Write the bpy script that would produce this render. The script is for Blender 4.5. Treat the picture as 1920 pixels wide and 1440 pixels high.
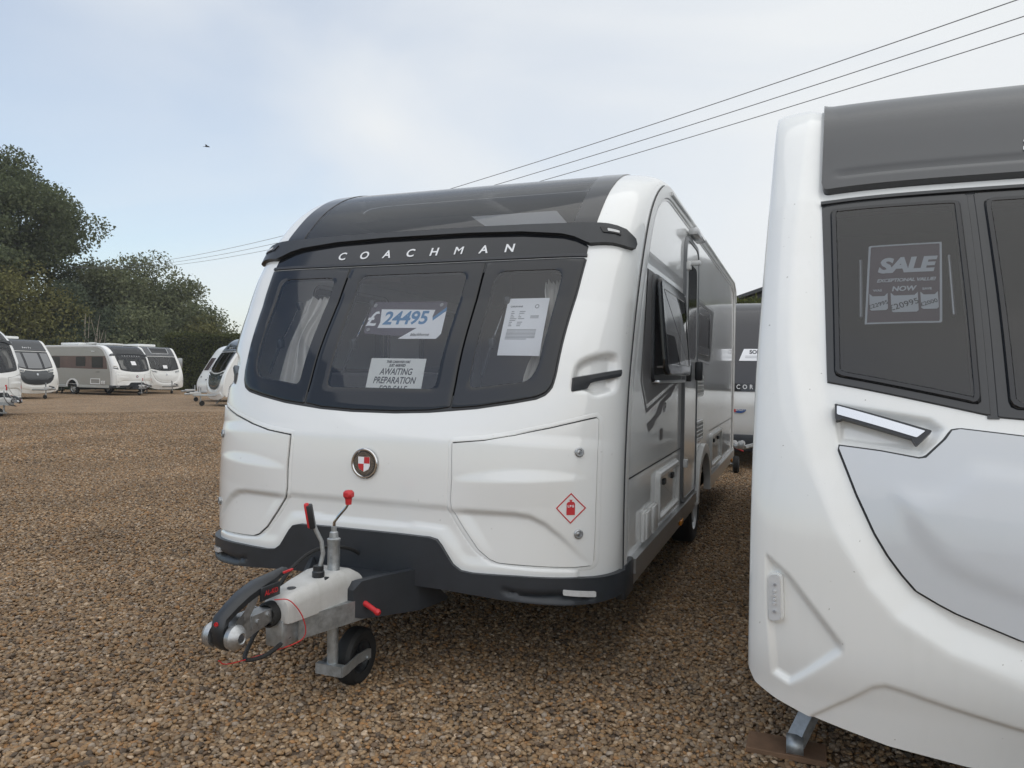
import bpy, bmesh, math, random
import numpy as np
from mathutils import Vector, Matrix, Euler
for o in list(bpy.data.objects): bpy.data.objects.remove(o, do_unlink=True)
SC = bpy.context.scene
COL = SC.collection
R = math.radians

# ------------------------------------------------------------------ camera
CAM = np.array([1.904, -3.047, 1.42])
YAW, PITCH, ROLL = R(21.0), R(-0.80), R(0.8)
_f = np.array([-math.sin(YAW)*math.cos(PITCH), math.cos(YAW)*math.cos(PITCH), math.sin(PITCH)])
_r0 = np.array([math.cos(YAW), math.sin(YAW), 0.0]); _u0 = np.cross(_r0, _f)
_r = math.cos(ROLL)*_r0 + math.sin(ROLL)*_u0; _u = -math.sin(ROLL)*_r0 + math.cos(ROLL)*_u0
cd = bpy.data.cameras.new('camera'); cam = bpy.data.objects.new('camera', cd); COL.objects.link(cam)
cam.matrix_world = Matrix(((_r[0], _u[0], -_f[0], CAM[0]), (_r[1], _u[1], -_f[1], CAM[1]), (_r[2], _u[2], -_f[2], CAM[2]), (0, 0, 0, 1)))
cd.sensor_width = 36; cd.sensor_fit = 'HORIZONTAL'; cd.lens = 36*1400/1920; cd.clip_start = 0.05; cd.clip_end = 3000
SC.camera = cam

# ------------------------------------------------------------------ sky and sun (hazy, thin overcast)
SUN = Vector((0.30, -0.38, 0.87)).normalized()
wd = bpy.data.worlds.new('World'); SC.world = wd; wd.use_nodes = True
wn = wd.node_tree.nodes; wl = wd.node_tree.links; wn.clear()
wo = wn.new('ShaderNodeOutputWorld'); bg = wn.new('ShaderNodeBackground'); sky = wn.new('ShaderNodeTexSky')
sky.sky_type = 'NISHITA'; sky.sun_disc = False
sky.sun_elevation = math.asin(SUN.z); sky.sun_rotation = math.atan2(SUN.x, SUN.y)
sky.air_density = 1.2; sky.dust_density = 1.2; sky.ozone_density = 1.0
tc = wn.new('ShaderNodeTexCoord'); mpn = wn.new('ShaderNodeMapping'); mpn.inputs['Scale'].default_value = (1.0, 1.0, 2.2)
mpn.inputs['Location'].default_value = (0.35, 0.1, 0.2)
nz = wn.new('ShaderNodeTexNoise'); nz.inputs['Scale'].default_value = 1.6; nz.inputs['Detail'].default_value = 7; nz.inputs['Roughness'].default_value = 0.42; nz.inputs['Distortion'].default_value = 0.6
dp = wn.new('ShaderNodeVectorMath'); dp.operation = 'DOT_PRODUCT'; dp.inputs[1].default_value = (0.80, 0.35, 0.35)
ad = wn.new('ShaderNodeMath'); ad.operation = 'MULTIPLY_ADD'; ad.inputs[1].default_value = 0.50
rp = wn.new('ShaderNodeValToRGB'); rp.color_ramp.elements[0].position = 0.12; rp.color_ramp.elements[1].position = 0.74
rp.color_ramp.elements[0].color = (0.04, 0.04, 0.04, 1); rp.color_ramp.elements[1].color = (1, 1, 1, 1)
mx = wn.new('ShaderNodeMix'); mx.data_type = 'RGBA'; mx.inputs['B'].default_value = (7.3, 7.55, 7.75, 1)
bg.inputs['Strength'].default_value = 0.118
wl.new(tc.outputs['Generated'], mpn.inputs['Vector']); wl.new(mpn.outputs['Vector'], nz.inputs['Vector'])
wl.new(tc.outputs['Generated'], dp.inputs[0]); wl.new(dp.outputs['Value'], ad.inputs[0]); wl.new(nz.outputs['Fac'], ad.inputs[2])
wl.new(ad.outputs['Value'], rp.inputs['Fac']); wl.new(rp.outputs['Color'], mx.inputs['Factor'])
sk = wn.new('ShaderNodeVectorMath'); sk.operation = 'SCALE'; sk.inputs['Scale'].default_value = 1.45; wl.new(sky.outputs['Color'], sk.inputs[0]); wl.new(sk.outputs['Vector'], mx.inputs['A']); wl.new(mx.outputs['Result'], bg.inputs['Color']); wl.new(bg.outputs['Background'], wo.inputs['Surface'])
sd = bpy.data.lights.new('sun', 'SUN'); sd.energy = 1.25; sd.angle = R(110); sd.color = (1.0, 0.97, 0.92)
so = bpy.data.objects.new('sun', sd); COL.objects.link(so); so.rotation_euler = SUN.to_track_quat('Z', 'Y').to_euler(); so.location = (20, -20, 40)
SC.view_settings.view_transform = 'Standard'; SC.view_settings.look = 'None'; SC.view_settings.exposure = 0.0; SC.view_settings.gamma = 1.0
try: SC.view_settings.use_curve_mapping = False
except Exception: pass

# ------------------------------------------------------------------ helpers
def newobj(name, me, parent=None):
    o = bpy.data.objects.new(name, me); COL.objects.link(o)
    if parent is not None: o.parent = parent
    return o
def empty(name, loc=(0, 0, 0), rz=0, label=None, cat=None, group=None):
    o = newobj(name, None); o.location = loc; o.rotation_euler = (0, 0, rz); o.empty_display_size = 0.2
    tag(o, label, cat, group); return o
def tag(o, label=None, cat=None, group=None, kind=None):
    if label: o['label'] = label
    if cat: o['category'] = cat
    if group: o['group'] = group
    if kind: o['kind'] = kind
    return o
def mk(name, verts, faces, mat, parent=None, smooth=35):
    me = bpy.data.meshes.new(name); me.from_pydata([tuple(v) for v in verts], [], faces); me.validate()
    return fin(name, me, mat, parent, smooth)
def fin(name, me, mat, parent=None, smooth=35):
    for m in (mat if isinstance(mat, (list, tuple)) else [mat]): me.materials.append(m)
    if smooth:
        me.polygons.foreach_set('use_smooth', [True]*len(me.polygons)); me.set_sharp_from_angle(angle=R(smooth))
    me.update(); return newobj(name, me, parent)
class MB:
    def __init__(s): s.v = []; s.f = []
    def add(s, V, F):
        n = len(s.v); s.v += [tuple(map(float, p)) for p in V]; s.f += [tuple(i+n for i in f) for f in F]; return s
    def box(s, c, d, rot=None):
        c = np.array(c, float); d = np.array(d, float)/2
        V = np.array([(x, y, z) for x in (-1, 1) for y in (-1, 1) for z in (-1, 1)], float)*d
        if rot is not None: V = V @ np.array(Euler(rot).to_matrix()).T
        return s.add(V+c, [(0, 1, 3, 2), (4, 6, 7, 5), (0, 4, 5, 1), (2, 3, 7, 6), (0, 2, 6, 4), (1, 5, 7, 3)])
    def tube(s, path, rad, n=10, cap=True, flat=1.0):
        P = [Vector(p) for p in path]; r = rad if isinstance(rad, (list, tuple)) else [rad]*len(P)
        t0 = (P[1]-P[0]).normalized(); a = t0.orthogonal().normalized(); V = []; F = []
        for i, p in enumerate(P):
            t = (P[min(i+1, len(P)-1)]-P[max(i-1, 0)]).normalized()
            a = (a-t*a.dot(t)).normalized(); b = t.cross(a)
            for k in range(n):
                q = 2*math.pi*k/n; V.append(p+(a*math.cos(q)+b*math.sin(q)*flat)*r[i])
        for i in range(len(P)-1):
            for k in range(n): F.append((i*n+k, i*n+(k+1) % n, (i+1)*n+(k+1) % n, (i+1)*n+k))
        if cap: F.append(tuple(range(n-1, -1, -1))); F.append(tuple((len(P)-1)*n+k for k in range(n)))
        return s.add(V, F)
    def lathe(s, prof, n=32, axis='X', c=(0, 0, 0)):
        V = []; F = []; m = len(prof)
        for k in range(n):
            q = 2*math.pi*k/n
            for (a, r) in prof:
                p = (a, r*math.cos(q), r*math.sin(q)); p = {'X': p, 'Y': (p[1], p[0], p[2]), 'Z': (p[1], p[2], p[0])}[axis]
                V.append((p[0]+c[0], p[1]+c[1], p[2]+c[2]))
        for k in range(n):
            for j in range(m-1): F.append((k*m+j, k*m+j+1, ((k+1) % n)*m+j+1, ((k+1) % n)*m+j))
        return s.add(V, F)
    def loft(s, secs, cap=True):
        n = len(secs[0]); V = [p for q in secs for p in q]; F = []
        for i in range(len(secs)-1):
            for k in range(n): F.append((i*n+k, i*n+(k+1) % n, (i+1)*n+(k+1) % n, (i+1)*n+k))
        if cap: F.append(tuple(range(n-1, -1, -1))); F.append(tuple((len(secs)-1)*n+k for k in range(n)))
        return s.add(V, F)
    def build(s, name, mat, parent=None, smooth=35): return mk(name, s.v, s.f, mat, parent, smooth)
def bbox(name, c, d, mat, parent=None, bev=0.01, seg=2, rot=None, smooth=40, taper=None):
    bm = bmesh.new(); bmesh.ops.create_cube(bm, size=1)
    for v in bm.verts:
        v.co = Vector((v.co.x*d[0], v.co.y*d[1], v.co.z*d[2]))
        if taper: taper(v.co)
    bmesh.ops.bevel(bm, geom=bm.edges[:], offset=bev, segments=seg, affect='EDGES', profile=0.5)
    if rot is not None: bmesh.ops.rotate(bm, verts=bm.verts[:], cent=(0, 0, 0), matrix=Euler(rot).to_matrix())
    bmesh.ops.translate(bm, verts=bm.verts[:], vec=c)
    me = bpy.data.meshes.new(name); bm.to_mesh(me); bm.free(); return fin(name, me, mat, parent, smooth)
def spl(P, n=10):
    P = np.array(P, float); P = np.vstack([2*P[0]-P[1], P, 2*P[-1]-P[-2]]); out = []
    for i in range(1, len(P)-2):
        p0, p1, p2, p3 = P[i-1:i+3]
        for k in range(n):
            t = k/n; out.append(.5*((2*p1)+(-p0+p2)*t+(2*p0-5*p1+4*p2-p3)*t*t+(-p0+3*p1-3*p2+p3)*t**3))
    out.append(P[-2]); return np.array(out)
def rpoly(pts, n=5):
    out = []; m = len(pts)
    for i in range(m):
        p = Vector(pts[i][:2]); r = pts[i][2] if len(pts[i]) > 2 else 0
        if r <= 0: out.append((p.x, p.y)); continue
        a = (Vector(pts[i-1][:2])-p); b = (Vector(pts[(i+1) % m][:2])-p)
        ra = min(r, a.length*.49, b.length*.49); A = p+a.normalized()*ra; B = p+b.normalized()*ra
        for k in range(n+1):
            t = k/n; q = A*(1-t)**2+p*2*t*(1-t)+B*t*t; out.append((q.x, q.y))
    return out
def area2(P): return sum(P[i-1][0]*P[i][1]-P[i][0]*P[i-1][1] for i in range(len(P)))
def ccw(P): return list(P) if area2(P) > 0 else list(P)[::-1]
def mir(P): return [(-u, v) for u, v in P][::-1]
def sym(P): return list(P)+[(-u, v) for u, v in P[::-1]]
def outset(P, d):
    P = ccw(P); out = []; m = len(P)
    for i in range(m):
        a = Vector(P[i])-Vector(P[i-1]); b = Vector(P[(i+1) % m])-Vector(P[i])
        na = Vector((a.y, -a.x)).normalized() if a.length > 1e-9 else Vector((0, 0)); nb = Vector((b.y, -b.x)).normalized() if b.length > 1e-9 else na
        n = na+nb; n = n.normalized() if n.length > 1e-6 else na
        c = max(.5, n.dot(na)); out.append((P[i][0]+n.x*d/c, P[i][1]+n.y*d/c))
    return out
def resample(P, N):
    P = np.array(list(P)+[P[0]], float); L = np.concatenate([[0], np.cumsum(np.linalg.norm(np.diff(P, axis=0), axis=1))])
    t = np.linspace(0, L[-1], N, endpoint=False); return np.stack([np.interp(t, L, P[:, 0]), np.interp(t, L, P[:, 1])], 1)
def inside(P, x, y):
    P = np.asarray(P); c = np.zeros(np.shape(x), bool); j = len(P)-1
    for i in range(len(P)):
        yi, yj, xi, xj = P[i, 1], P[j, 1], P[i, 0], P[j, 0]
        if yi != yj: c ^= ((yi > y) != (yj > y)) & (x < (xj-xi)*(y-yi)/(yj-yi)+xi)
        j = i
    return c
def sdist(P, x, y):
    """signed distance to a closed polygon, positive inside"""
    x = np.asarray(x, float); y = np.asarray(y, float); d = np.full(x.shape, 1e9); P = np.asarray(P, float)
    for i in range(len(P)):
        a = P[i-1]; b = P[i]; ab = b-a; l = max(ab@ab, 1e-12)
        t = np.clip(((x-a[0])*ab[0]+(y-a[1])*ab[1])/l, 0, 1); d = np.minimum(d, np.hypot(x-a[0]-t*ab[0], y-a[1]-t*ab[1]))
    return np.where(inside(P, x, y), d, -d)
def sst(t): t = np.clip(t, 0, 1); return t*t*(3-2*t)
def _grid(bm, res):
    for ax in (0, 1):
        lo = min(v.co[ax] for v in bm.verts); hi = max(v.co[ax] for v in bm.verts); n = int((hi-lo)/res)
        for k in range(1, n+1):
            no = [0, 0, 0]; no[ax] = 1; co = [0, 0, 0]; co[ax] = lo+(hi-lo)*k/(n+1)
            bmesh.ops.bisect_plane(bm, geom=bm.verts[:]+bm.edges[:]+bm.faces[:], dist=1e-6, plane_co=co, plane_no=no)
def _map(bm, mp, base, extra):
    A = np.array([v.co[:] for v in bm.verts]); w = base+A[:, 2]
    if extra is not None: w = w+extra(A[:, 0], A[:, 1])
    Q = mp(A[:, 0], A[:, 1], w)
    for v, q in zip(bm.verts, Q): v.co = q
def patch(name, pts, mp, mat, parent=None, h=0.006, bev=0.006, base=0.0, res=0.05, wall=0.012, extra=None, smooth=35):
    bm = bmesh.new(); f = bm.faces.new([bm.verts.new((u, v, 0)) for u, v in ccw(pts)])
    if bev > 0:
        for th, zz in ((bev*.3, h*.65), (bev*.7, h)):
            bmesh.ops.inset_region(bm, faces=[f], thickness=th, depth=0, use_even_offset=True)
            for v in f.verts: v.co.z = zz
    else:
        for v in bm.verts: v.co.z = h
    if res: _grid(bm, res)
    if wall:
        e = [x for x in bm.edges if x.is_boundary]; r = bmesh.ops.extrude_edge_only(bm, edges=e)
        for v in r['geom']:
            if isinstance(v, bmesh.types.BMVert): v.co.z -= wall
    _map(bm, mp, base, extra)
    me = bpy.data.meshes.new(name); bm.to_mesh(me); bm.free(); return fin(name, me, mat, parent, smooth)
def ring(name, outer, inner, mp, mat, parent=None, h=0.006, bev=0.004, base=0.0, N=160, wall=0.012, extra=None, smooth=35, pair=False):
    A = resample(ccw(outer), N); B0 = resample(ccw(inner), N*4)
    B = []                                      # nearest matching points, kept in order
    k0 = int(np.argmin(np.linalg.norm(B0-A[0], axis=1))); B0 = np.roll(B0, -k0, axis=0); B = B0[::4]
    if pair: A = np.array(outer); B = np.array(inner)
    rows = [(A, 0.0)]; t = lambda q: A*(1-q)+B*q
    d = max(1e-4, float(np.mean(np.linalg.norm(A-B, axis=1)))); q = min(.3, bev/d)
    rows = [(A, -wall), (A, 0.0), (t(q*.35), h*.65), (t(q), h)]+[(t(q+(1-2*q)*k/4), h) for k in (1, 2, 3)]+[(t(1-q), h), (t(1-q*.35), h*.65), (B, 0.0), (B, -wall)]
    V = []; F = []
    for P, z in rows: V += [(p[0], p[1], z) for p in P]
    for i in range(len(rows)-1):
        for k in range(N): F.append((i*N+k, i*N+(k+1) % N, (i+1)*N+(k+1) % N, (i+1)*N+k))
    V = np.array(V); w = base+V[:, 2]
    if extra is not None: w = w+extra(V[:, 0], V[:, 1])
    return mk(name, mp(V[:, 0], V[:, 1], w), F, mat, parent, smooth)
def ring2(name, P, d0, d1, mp, mat, parent=None, N=200, **k):
    Q = [tuple(p) for p in resample(ccw(P), N)]; return ring(name, outset(Q, d0), outset(Q, d1), mp, mat, parent, N=N, pair=True, **k)
_tx = {}
def text2d(body, size=1.0, offset=0.0, shear=0.0, space=1.0, align='CENTER', line=1.0):
    key = (body, size, offset, shear, space, align, line)
    if key not in _tx:
        cu = bpy.data.curves.new('t', 'FONT'); cu.body = body; cu.size = size; cu.offset = offset; cu.shear = shear; cu.space_character = space
        cu.align_x = align; cu.resolution_u = 3; cu.space_line = line; cu.fill_mode = 'FRONT'
        ob = bpy.data.objects.new('t', cu); me = ob.to_mesh()
        V = np.array([v.co[:2] for v in me.vertices]) if len(me.vertices) else np.zeros((0, 2)); F = [tuple(p.vertices) for p in me.polygons]
        ob.to_mesh_clear(); bpy.data.objects.remove(ob); bpy.data.curves.remove(cu); _tx[key] = (V, F)
    return _tx[key]
def text(name, body, mp, u, v, mat, parent, size, w=0.002, **k):
    V, F = text2d(body, size, **k); ang = k.get('ang', 0)
    return mk(name, mp(V[:, 0]+u, V[:, 1]+v, np.full(len(V), w)), F, mat, parent, 0)
def plane_mp(o, ux, vx):
    o = np.array(o, float); ux = np.array(ux, float); vx = np.array(vx, float); n = np.cross(ux, vx)
    return lambda u, v, w: o+np.outer(u, ux)+np.outer(v, vx)+np.outer(w, n)
class Surf:
    """front shell: an edge profile (y, z) swept across x with a crown that falls away at the corners"""
    def __init__(s, E, WH, CS, CH, PS, PP, TS=(0, 9), TV=(0, 0)):
        s.C = spl(E, 12); s.L = np.concatenate([[0], np.cumsum(np.linalg.norm(np.diff(s.C, axis=0), axis=1))]); s.WH = WH
        s.CS, s.CH, s.PS, s.PP, s.TS, s.TV = CS, CH, PS, PP, TS, TV; s.end = s.L[-1]
    def prof(s, q):
        e = .04; I = lambda a, c: np.interp(a, s.L, s.C[:, c]); ty = I(q+e, 0)-I(q-e, 0); tz = I(q+e, 1)-I(q-e, 1); l = np.hypot(ty, tz)+1e-12
        return I(q, 0), I(q, 1), -tz/l, ty/l
    def pos(s, x, q):
        x = np.clip(x, -s.WH, s.WH); u = np.abs(x)/s.WH; p = np.interp(q, s.PS, s.PP); c = np.maximum(1-u**p, 0)**(1/2.2)
        y, z, ny, nz_ = s.prof(q); h = np.interp(q, s.CS, s.CH)*c
        return np.stack([x*(1-np.interp(q, s.TS, s.TV)), y+ny*h, z+nz_*h], -1)
    def mp(s, x, q, w):
        x = np.asarray(x, float); q = np.asarray(q, float); m = s.WH-.003; xc = np.clip(x, -m, m); e = 1.5e-3
        dx = s.pos(xc+e, q)-s.pos(xc-e, q); ds = s.pos(xc, q+.02)-s.pos(xc, q-.02)
        n = np.cross(dx, ds); n /= np.linalg.norm(n, axis=-1, keepdims=True)+1e-12
        return s.pos(x, q)+n*np.asarray(w)[..., None]
    def s_at_y(s, y): return float(np.interp(y, s.C[:, 0], s.L))
def gridmesh(name, S, xs, ss, mat, parent, extra=None, skip=None, sfun=None):
    X, Q = np.meshgrid(xs, ss)
    if sfun is not None: Q = sfun(X, Q)
    w = np.zeros(X.size) if extra is None else extra(X.ravel(), Q.ravel())
    V = S.mp(X.ravel(), Q.ravel(), w); nx = len(xs); F = []
    xc = (X[:-1, :-1]+X[1:, 1:])/2; qc = (Q[:-1, :-1]+Q[1:, 1:])/2; sk = np.zeros(xc.shape, bool) if skip is None else skip(xc, qc)
    for i in range(len(ss)-1):
        for k in range(nx-1):
            if not sk[i, k]: F.append((i*nx+k, i*nx+k+1, (i+1)*nx+k+1, (i+1)*nx+k))
    return mk(name, V, F, mat, parent, 60)
def polyfill(name, outer, holes, mp, mat, parent, smooth=0):
    """flat panel with openings"""
    bm = bmesh.new(); E = []
    for P in [outer]+holes:
        vs = [bm.verts.new((u, v, 0)) for u, v in P]; E += [bm.edges.new((vs[i-1], vs[i])) for i in range(len(vs))]
    bmesh.ops.triangle_fill(bm, edges=E, use_beauty=True, use_dissolve=False, normal=(0, 0, 1)); _map(bm, mp, 0, None)
    me = bpy.data.meshes.new(name); bm.to_mesh(me); bm.free(); return fin(name, me, mat, parent, smooth)
def copy_tree(o, parent=None, drop=()):
    c = o.copy(); COL.objects.link(c); c.parent = parent
    for ch in list(o.children):
        if ch not in drop: copy_tree(ch, c, drop)
    return c

# ------------------------------------------------------------------ materials
MT = {}
def mat(name, col, rough=0.5, metal=0.0, coat=0.0, var=0.0, vscale=6.0, rvar=0.0, bump=0.0, bscale=200.0, spec=0.5, dirt=0.0, emit=None):
    m = bpy.data.materials.new(name); m.use_nodes = True; nt = m.node_tree; b = nt.nodes['Principled BSDF']; N = nt.nodes.new; K = nt.links.new
    b.inputs['Base Color'].default_value = (*col, 1); b.inputs['Roughness'].default_value = rough; b.inputs['Metallic'].default_value = metal
    b.inputs['Coat Weight'].default_value = coat; b.inputs['Coat Roughness'].default_value = 0.025; b.inputs['Specular IOR Level'].default_value = spec
    g = N('ShaderNodeNewGeometry')
    if var or rvar or dirt:
        t = N('ShaderNodeTexNoise'); t.inputs['Scale'].default_value = vscale; t.inputs['Detail'].default_value = 6; t.inputs['Roughness'].default_value = .65
        K(g.outputs['Position'], t.inputs['Vector'])
        if var or dirt:
            r = N('ShaderNodeValToRGB'); a = max(0, 1-var); c = 1+var*.5
            r.color_ramp.elements[0].position = .3; r.color_ramp.elements[1].position = .7
            r.color_ramp.elements[0].color = (col[0]*a, col[1]*a, col[2]*a*.98, 1); r.color_ramp.elements[1].color = (min(col[0]*c, .95), min(col[1]*c, .95), min(col[2]*c, .95), 1)
            K(t.outputs['Fac'], r.inputs['Fac']); out = r.outputs['Color']
            if dirt:                                  # rain streaks and specks
                mpn = N('ShaderNodeMapping'); mpn.inputs['Scale'].default_value = (40, 40, 2.2); K(g.outputs['Position'], mpn.inputs['Vector'])
                t2 = N('ShaderNodeTexNoise'); t2.inputs['Scale'].default_value = 1.0; t2.inputs['Detail'].default_value = 4; K(mpn.outputs['Vector'], t2.inputs['Vector'])
                r2 = N('ShaderNodeMapRange'); r2.inputs['From Min'].default_value = .52; r2.inputs['From Max'].default_value = .78; r2.inputs['To Max'].default_value = dirt; K(t2.outputs['Fac'], r2.inputs['Value'])
                t3 = N('ShaderNodeTexNoise'); t3.inputs['Scale'].default_value = 60; t3.inputs['Detail'].default_value = 2; K(g.outputs['Position'], t3.inputs['Vector'])
                r3 = N('ShaderNodeMapRange'); r3.inputs['From Min'].default_value = .762; r3.inputs['From Max'].default_value = .775; r3.inputs['To Max'].default_value = .55; K(t3.outputs['Fac'], r3.inputs['Value'])
                mm = N('ShaderNodeMath'); mm.operation = 'MAXIMUM'; K(r2.outputs['Result'], mm.inputs[0]); K(r3.outputs['Result'], mm.inputs[1])
                mi = N('ShaderNodeMix'); mi.data_type = 'RGBA'; mi.inputs['B'].default_value = (.16, .13, .09, 1)
                K(mm.outputs['Value'], mi.inputs['Factor']); K(out, mi.inputs['A']); out = mi.outputs['Result']
            K(out, b.inputs['Base Color'])
        if rvar:
            q = N('ShaderNodeMapRange'); q.inputs['To Min'].default_value = max(.02, rough-rvar); q.inputs['To Max'].default_value = rough+rvar; K(t.outputs['Fac'], q.inputs['Value']); K(q.outputs['Result'], b.inputs['Roughness'])
    if bump:
        t = N('ShaderNodeTexNoise'); t.inputs['Scale'].default_value = bscale; t.inputs['Detail'].default_value = 3; K(g.outputs['Position'], t.inputs['Vector'])
        p = N('ShaderNodeBump'); p.inputs['Strength'].default_value = bump; p.inputs['Distance'].default_value = .004; K(t.outputs['Fac'], p.inputs['Height']); K(p.outputs['Normal'], b.inputs['Normal'])
    if emit: b.inputs['Emission Color'].default_value = (*col, 1); b.inputs['Emission Strength'].default_value = emit
    MT[name] = m; return m
def glass(name, tint, ior=1.45, rough=0.0, base=0.0):
    m = bpy.data.materials.new(name); m.use_nodes = True; nt = m.node_tree; nt.nodes.clear(); N = nt.nodes.new; K = nt.links.new
    o = N('ShaderNodeOutputMaterial'); t = N('ShaderNodeBsdfTransparent'); t.inputs['Color'].default_value = (*tint, 1); g = N('ShaderNodeBsdfGlossy'); g.inputs['Roughness'].default_value = rough
    f = N('ShaderNodeFresnel'); f.inputs['IOR'].default_value = ior; x = N('ShaderNodeMixShader')
    a = N('ShaderNodeMath'); a.operation = 'ADD'; a.inputs[1].default_value = base; a.use_clamp = True; K(f.outputs['Fac'], a.inputs[0])
    K(a.outputs['Value'], x.inputs['Fac']); K(t.outputs['BSDF'], x.inputs[1]); K(g.outputs['BSDF'], x.inputs[2]); K(x.outputs['Shader'], o.inputs['Surface'])
    MT[name] = m; return m
WHITE = mat('white_gelcoat', (.78, .78, .765), .13, coat=1.0, var=.012, vscale=1.5, rvar=.03, dirt=.012)
WHITE2 = mat('white_gelcoat_weathered', (.78, .78, .76), .16, coat=.9, var=.015, vscale=1.5, rvar=.04, dirt=.03)
SEAM = mat('dark_seam_rubber', (.035, .036, .037), .6)
SIDEM = mat('silver_side_panel', (.84, .845, .84), .10, coat=.4, var=.03, vscale=1.2, rvar=.015)
TRIMW = mat('white_edge_trim', (.68, .68, .67), .3, coat=.2, var=.04, vscale=5)
BLACKG = mat('black_acrylic_border', (.010, .011, .013), .06, rvar=.02)
BLACKS = mat('satin_black_plastic', (.022, .024, .027), .38, var=.2, vscale=12)
CHAR = mat('charcoal_plastic', (.028, .032, .038), .42, var=.22, vscale=7, bump=.05, bscale=600)
ROOFD = mat('dark_roof_panel', (.018, .019, .022), .12, coat=.2, rvar=.04, var=.2)
ALU = mat('brushed_aluminium', (.62, .63, .64), .32, metal=.9, var=.08, vscale=20)
GALV = mat('galvanised_steel', (.42, .44, .45), .45, metal=.75, var=.3, vscale=35, rvar=.12, bump=.06, bscale=150)
CAST = mat('silver_cast_metal', (.44, .45, .46), .38, metal=.8, var=.25, vscale=60, rvar=.1)
CHROME = mat('chrome', (.56, .57, .58), .08, metal=1.0)
HCOVER = mat('grey_hitch_cover_plastic', (.52, .515, .50), .5, var=.10, vscale=14, dirt=.12)
RED = mat('red_plastic', (.55, .025, .03), .42, var=.12, vscale=30)
REDP = mat('red_print', (.52, .03, .035), .4)
RUBBER = mat('black_rubber', (.018, .018, .018), .75, var=.3, vscale=40, bump=.25, bscale=300)
LETTER = mat('silver_lettering', (.72, .72, .72), .35)
PAPER = mat('white_paper', (.82, .82, .83), .7)
PAPERY = mat('cream_paper', (.80, .80, .76), .7)
INK = mat('black_ink', (.05, .05, .055), .7)
INKG = mat('grey_ink', (.30, .30, .31), .7)
BLUEI = mat('blue_ink', (.07, .22, .42), .6)
DECALD = mat('dark_grey_vinyl', (.13, .125, .125), .42)
DECALL = mat('pale_vinyl', (.62, .62, .61), .2, coat=.6)
AMBER = mat('amber_lens', (.75, .28, .03), .2)
LENSW = mat('clear_white_lens', (.60, .60, .60), .15, coat=.5, var=.1, vscale=60)
LINER = mat('interior_board', (.62, .60, .57), .6, var=.08)
CUSH = mat('grey_upholstery', (.13, .13, .14), .9, var=.15, vscale=15)
CURT = mat('pale_curtain_fabric', (.62, .60, .57), .85, var=.08, vscale=10)
WOODI = mat('dark_walnut_cabinet', (.10, .07, .055), .4, var=.2, vscale=4)
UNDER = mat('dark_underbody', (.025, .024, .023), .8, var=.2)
GLS = glass('tinted_acrylic_glass', (.90, .91, .92), 1.48, base=.03)
GLSD = glass('dark_tinted_glass', (.60, .61, .63), 1.5, base=.04)
TYRE = mat('tyre_rubber', (.016, .016, .016), .7, var=.3, vscale=30, bump=.2, bscale=120)
WHEELM = mat('alloy_wheel_silver', (.58, .59, .60), .28, metal=.85)

# ------------------------------------------------------------------ ground
STONE_COLS = [(0.0, (0.271, 0.173, 0.094)), (.12, (0.205, 0.134, 0.077)), (.24, (0.253, 0.182, 0.115)), (.36, (0.332, 0.224, 0.128)), (.47, (0.171, 0.116, 0.074)), (.57, (0.297, 0.183, 0.091)), (.67, (0.262, 0.197, 0.137)), (.76, (0.410, 0.297, 0.189)), (.83, (0.105, 0.077, 0.054)), (.89, (0.323, 0.176, 0.076)), (.94, (0.349, 0.280, 0.213)), (.98, (0.524, 0.397, 0.274))]
def stone_ramp(nt):
    r = nt.nodes.new('ShaderNodeValToRGB'); r.color_ramp.interpolation = 'CONSTANT'; e = r.color_ramp.elements
    while len(e) > 1: e.remove(e[-1])
    e[0].position = 0; e[0].color = (*STONE_COLS[0][1], 1)
    for p, c in STONE_COLS[1:]: x = e.new(p); x.color = (*c, 1)
    return r
gm = bpy.data.materials.new('gravel_ground'); gm.use_nodes = True; nt = gm.node_tree; b = nt.nodes['Principled BSDF']; b.inputs['Roughness'].default_value = .85; b.inputs['Specular IOR Level'].default_value = .25
N = nt.nodes.new; K = nt.links.new
g = N('ShaderNodeNewGeometry'); vo = N('ShaderNodeTexVoronoi'); vo.inputs['Scale'].default_value = 24; vo.inputs['Randomness'].default_value = 1
K(g.outputs['Position'], vo.inputs['Vector']); sp = N('ShaderNodeSeparateColor'); K(vo.outputs['Color'], sp.inputs['Color']); rr = stone_ramp(nt); K(sp.outputs['Red'], rr.inputs['Fac'])
nb = N('ShaderNodeTexNoise'); nb.inputs['Scale'].default_value = .7; nb.inputs['Detail'].default_value = 5; K(g.outputs['Position'], nb.inputs['Vector'])
mr = N('ShaderNodeMapRange'); mr.inputs['From Min'].default_value = .3; mr.inputs['From Max'].default_value = .7; mr.inputs['To Min'].default_value = .78; mr.inputs['To Max'].default_value = 1.04; K(nb.outputs['Fac'], mr.inputs['Value'])
vm = N('ShaderNodeVectorMath'); vm.operation = 'SCALE'; K(rr.outputs['Color'], vm.inputs[0]); K(mr.outputs['Result'], vm.inputs['Scale']); K(vm.outputs['Vector'], b.inputs['Base Color'])
bp = N('ShaderNodeBump'); bp.invert = True; bp.inputs['Strength'].default_value = .9; bp.inputs['Distance'].default_value = .012; K(vo.outputs['Distance'], bp.inputs['Height']); K(bp.outputs['Normal'], b.inputs['Normal'])
sm = bpy.data.materials.new('flint_pebble'); sm.use_nodes = True; nt = sm.node_tree; b = nt.nodes['Principled BSDF']; b.inputs['Roughness'].default_value = .72; b.inputs['Specular IOR Level'].default_value = .3
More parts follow.
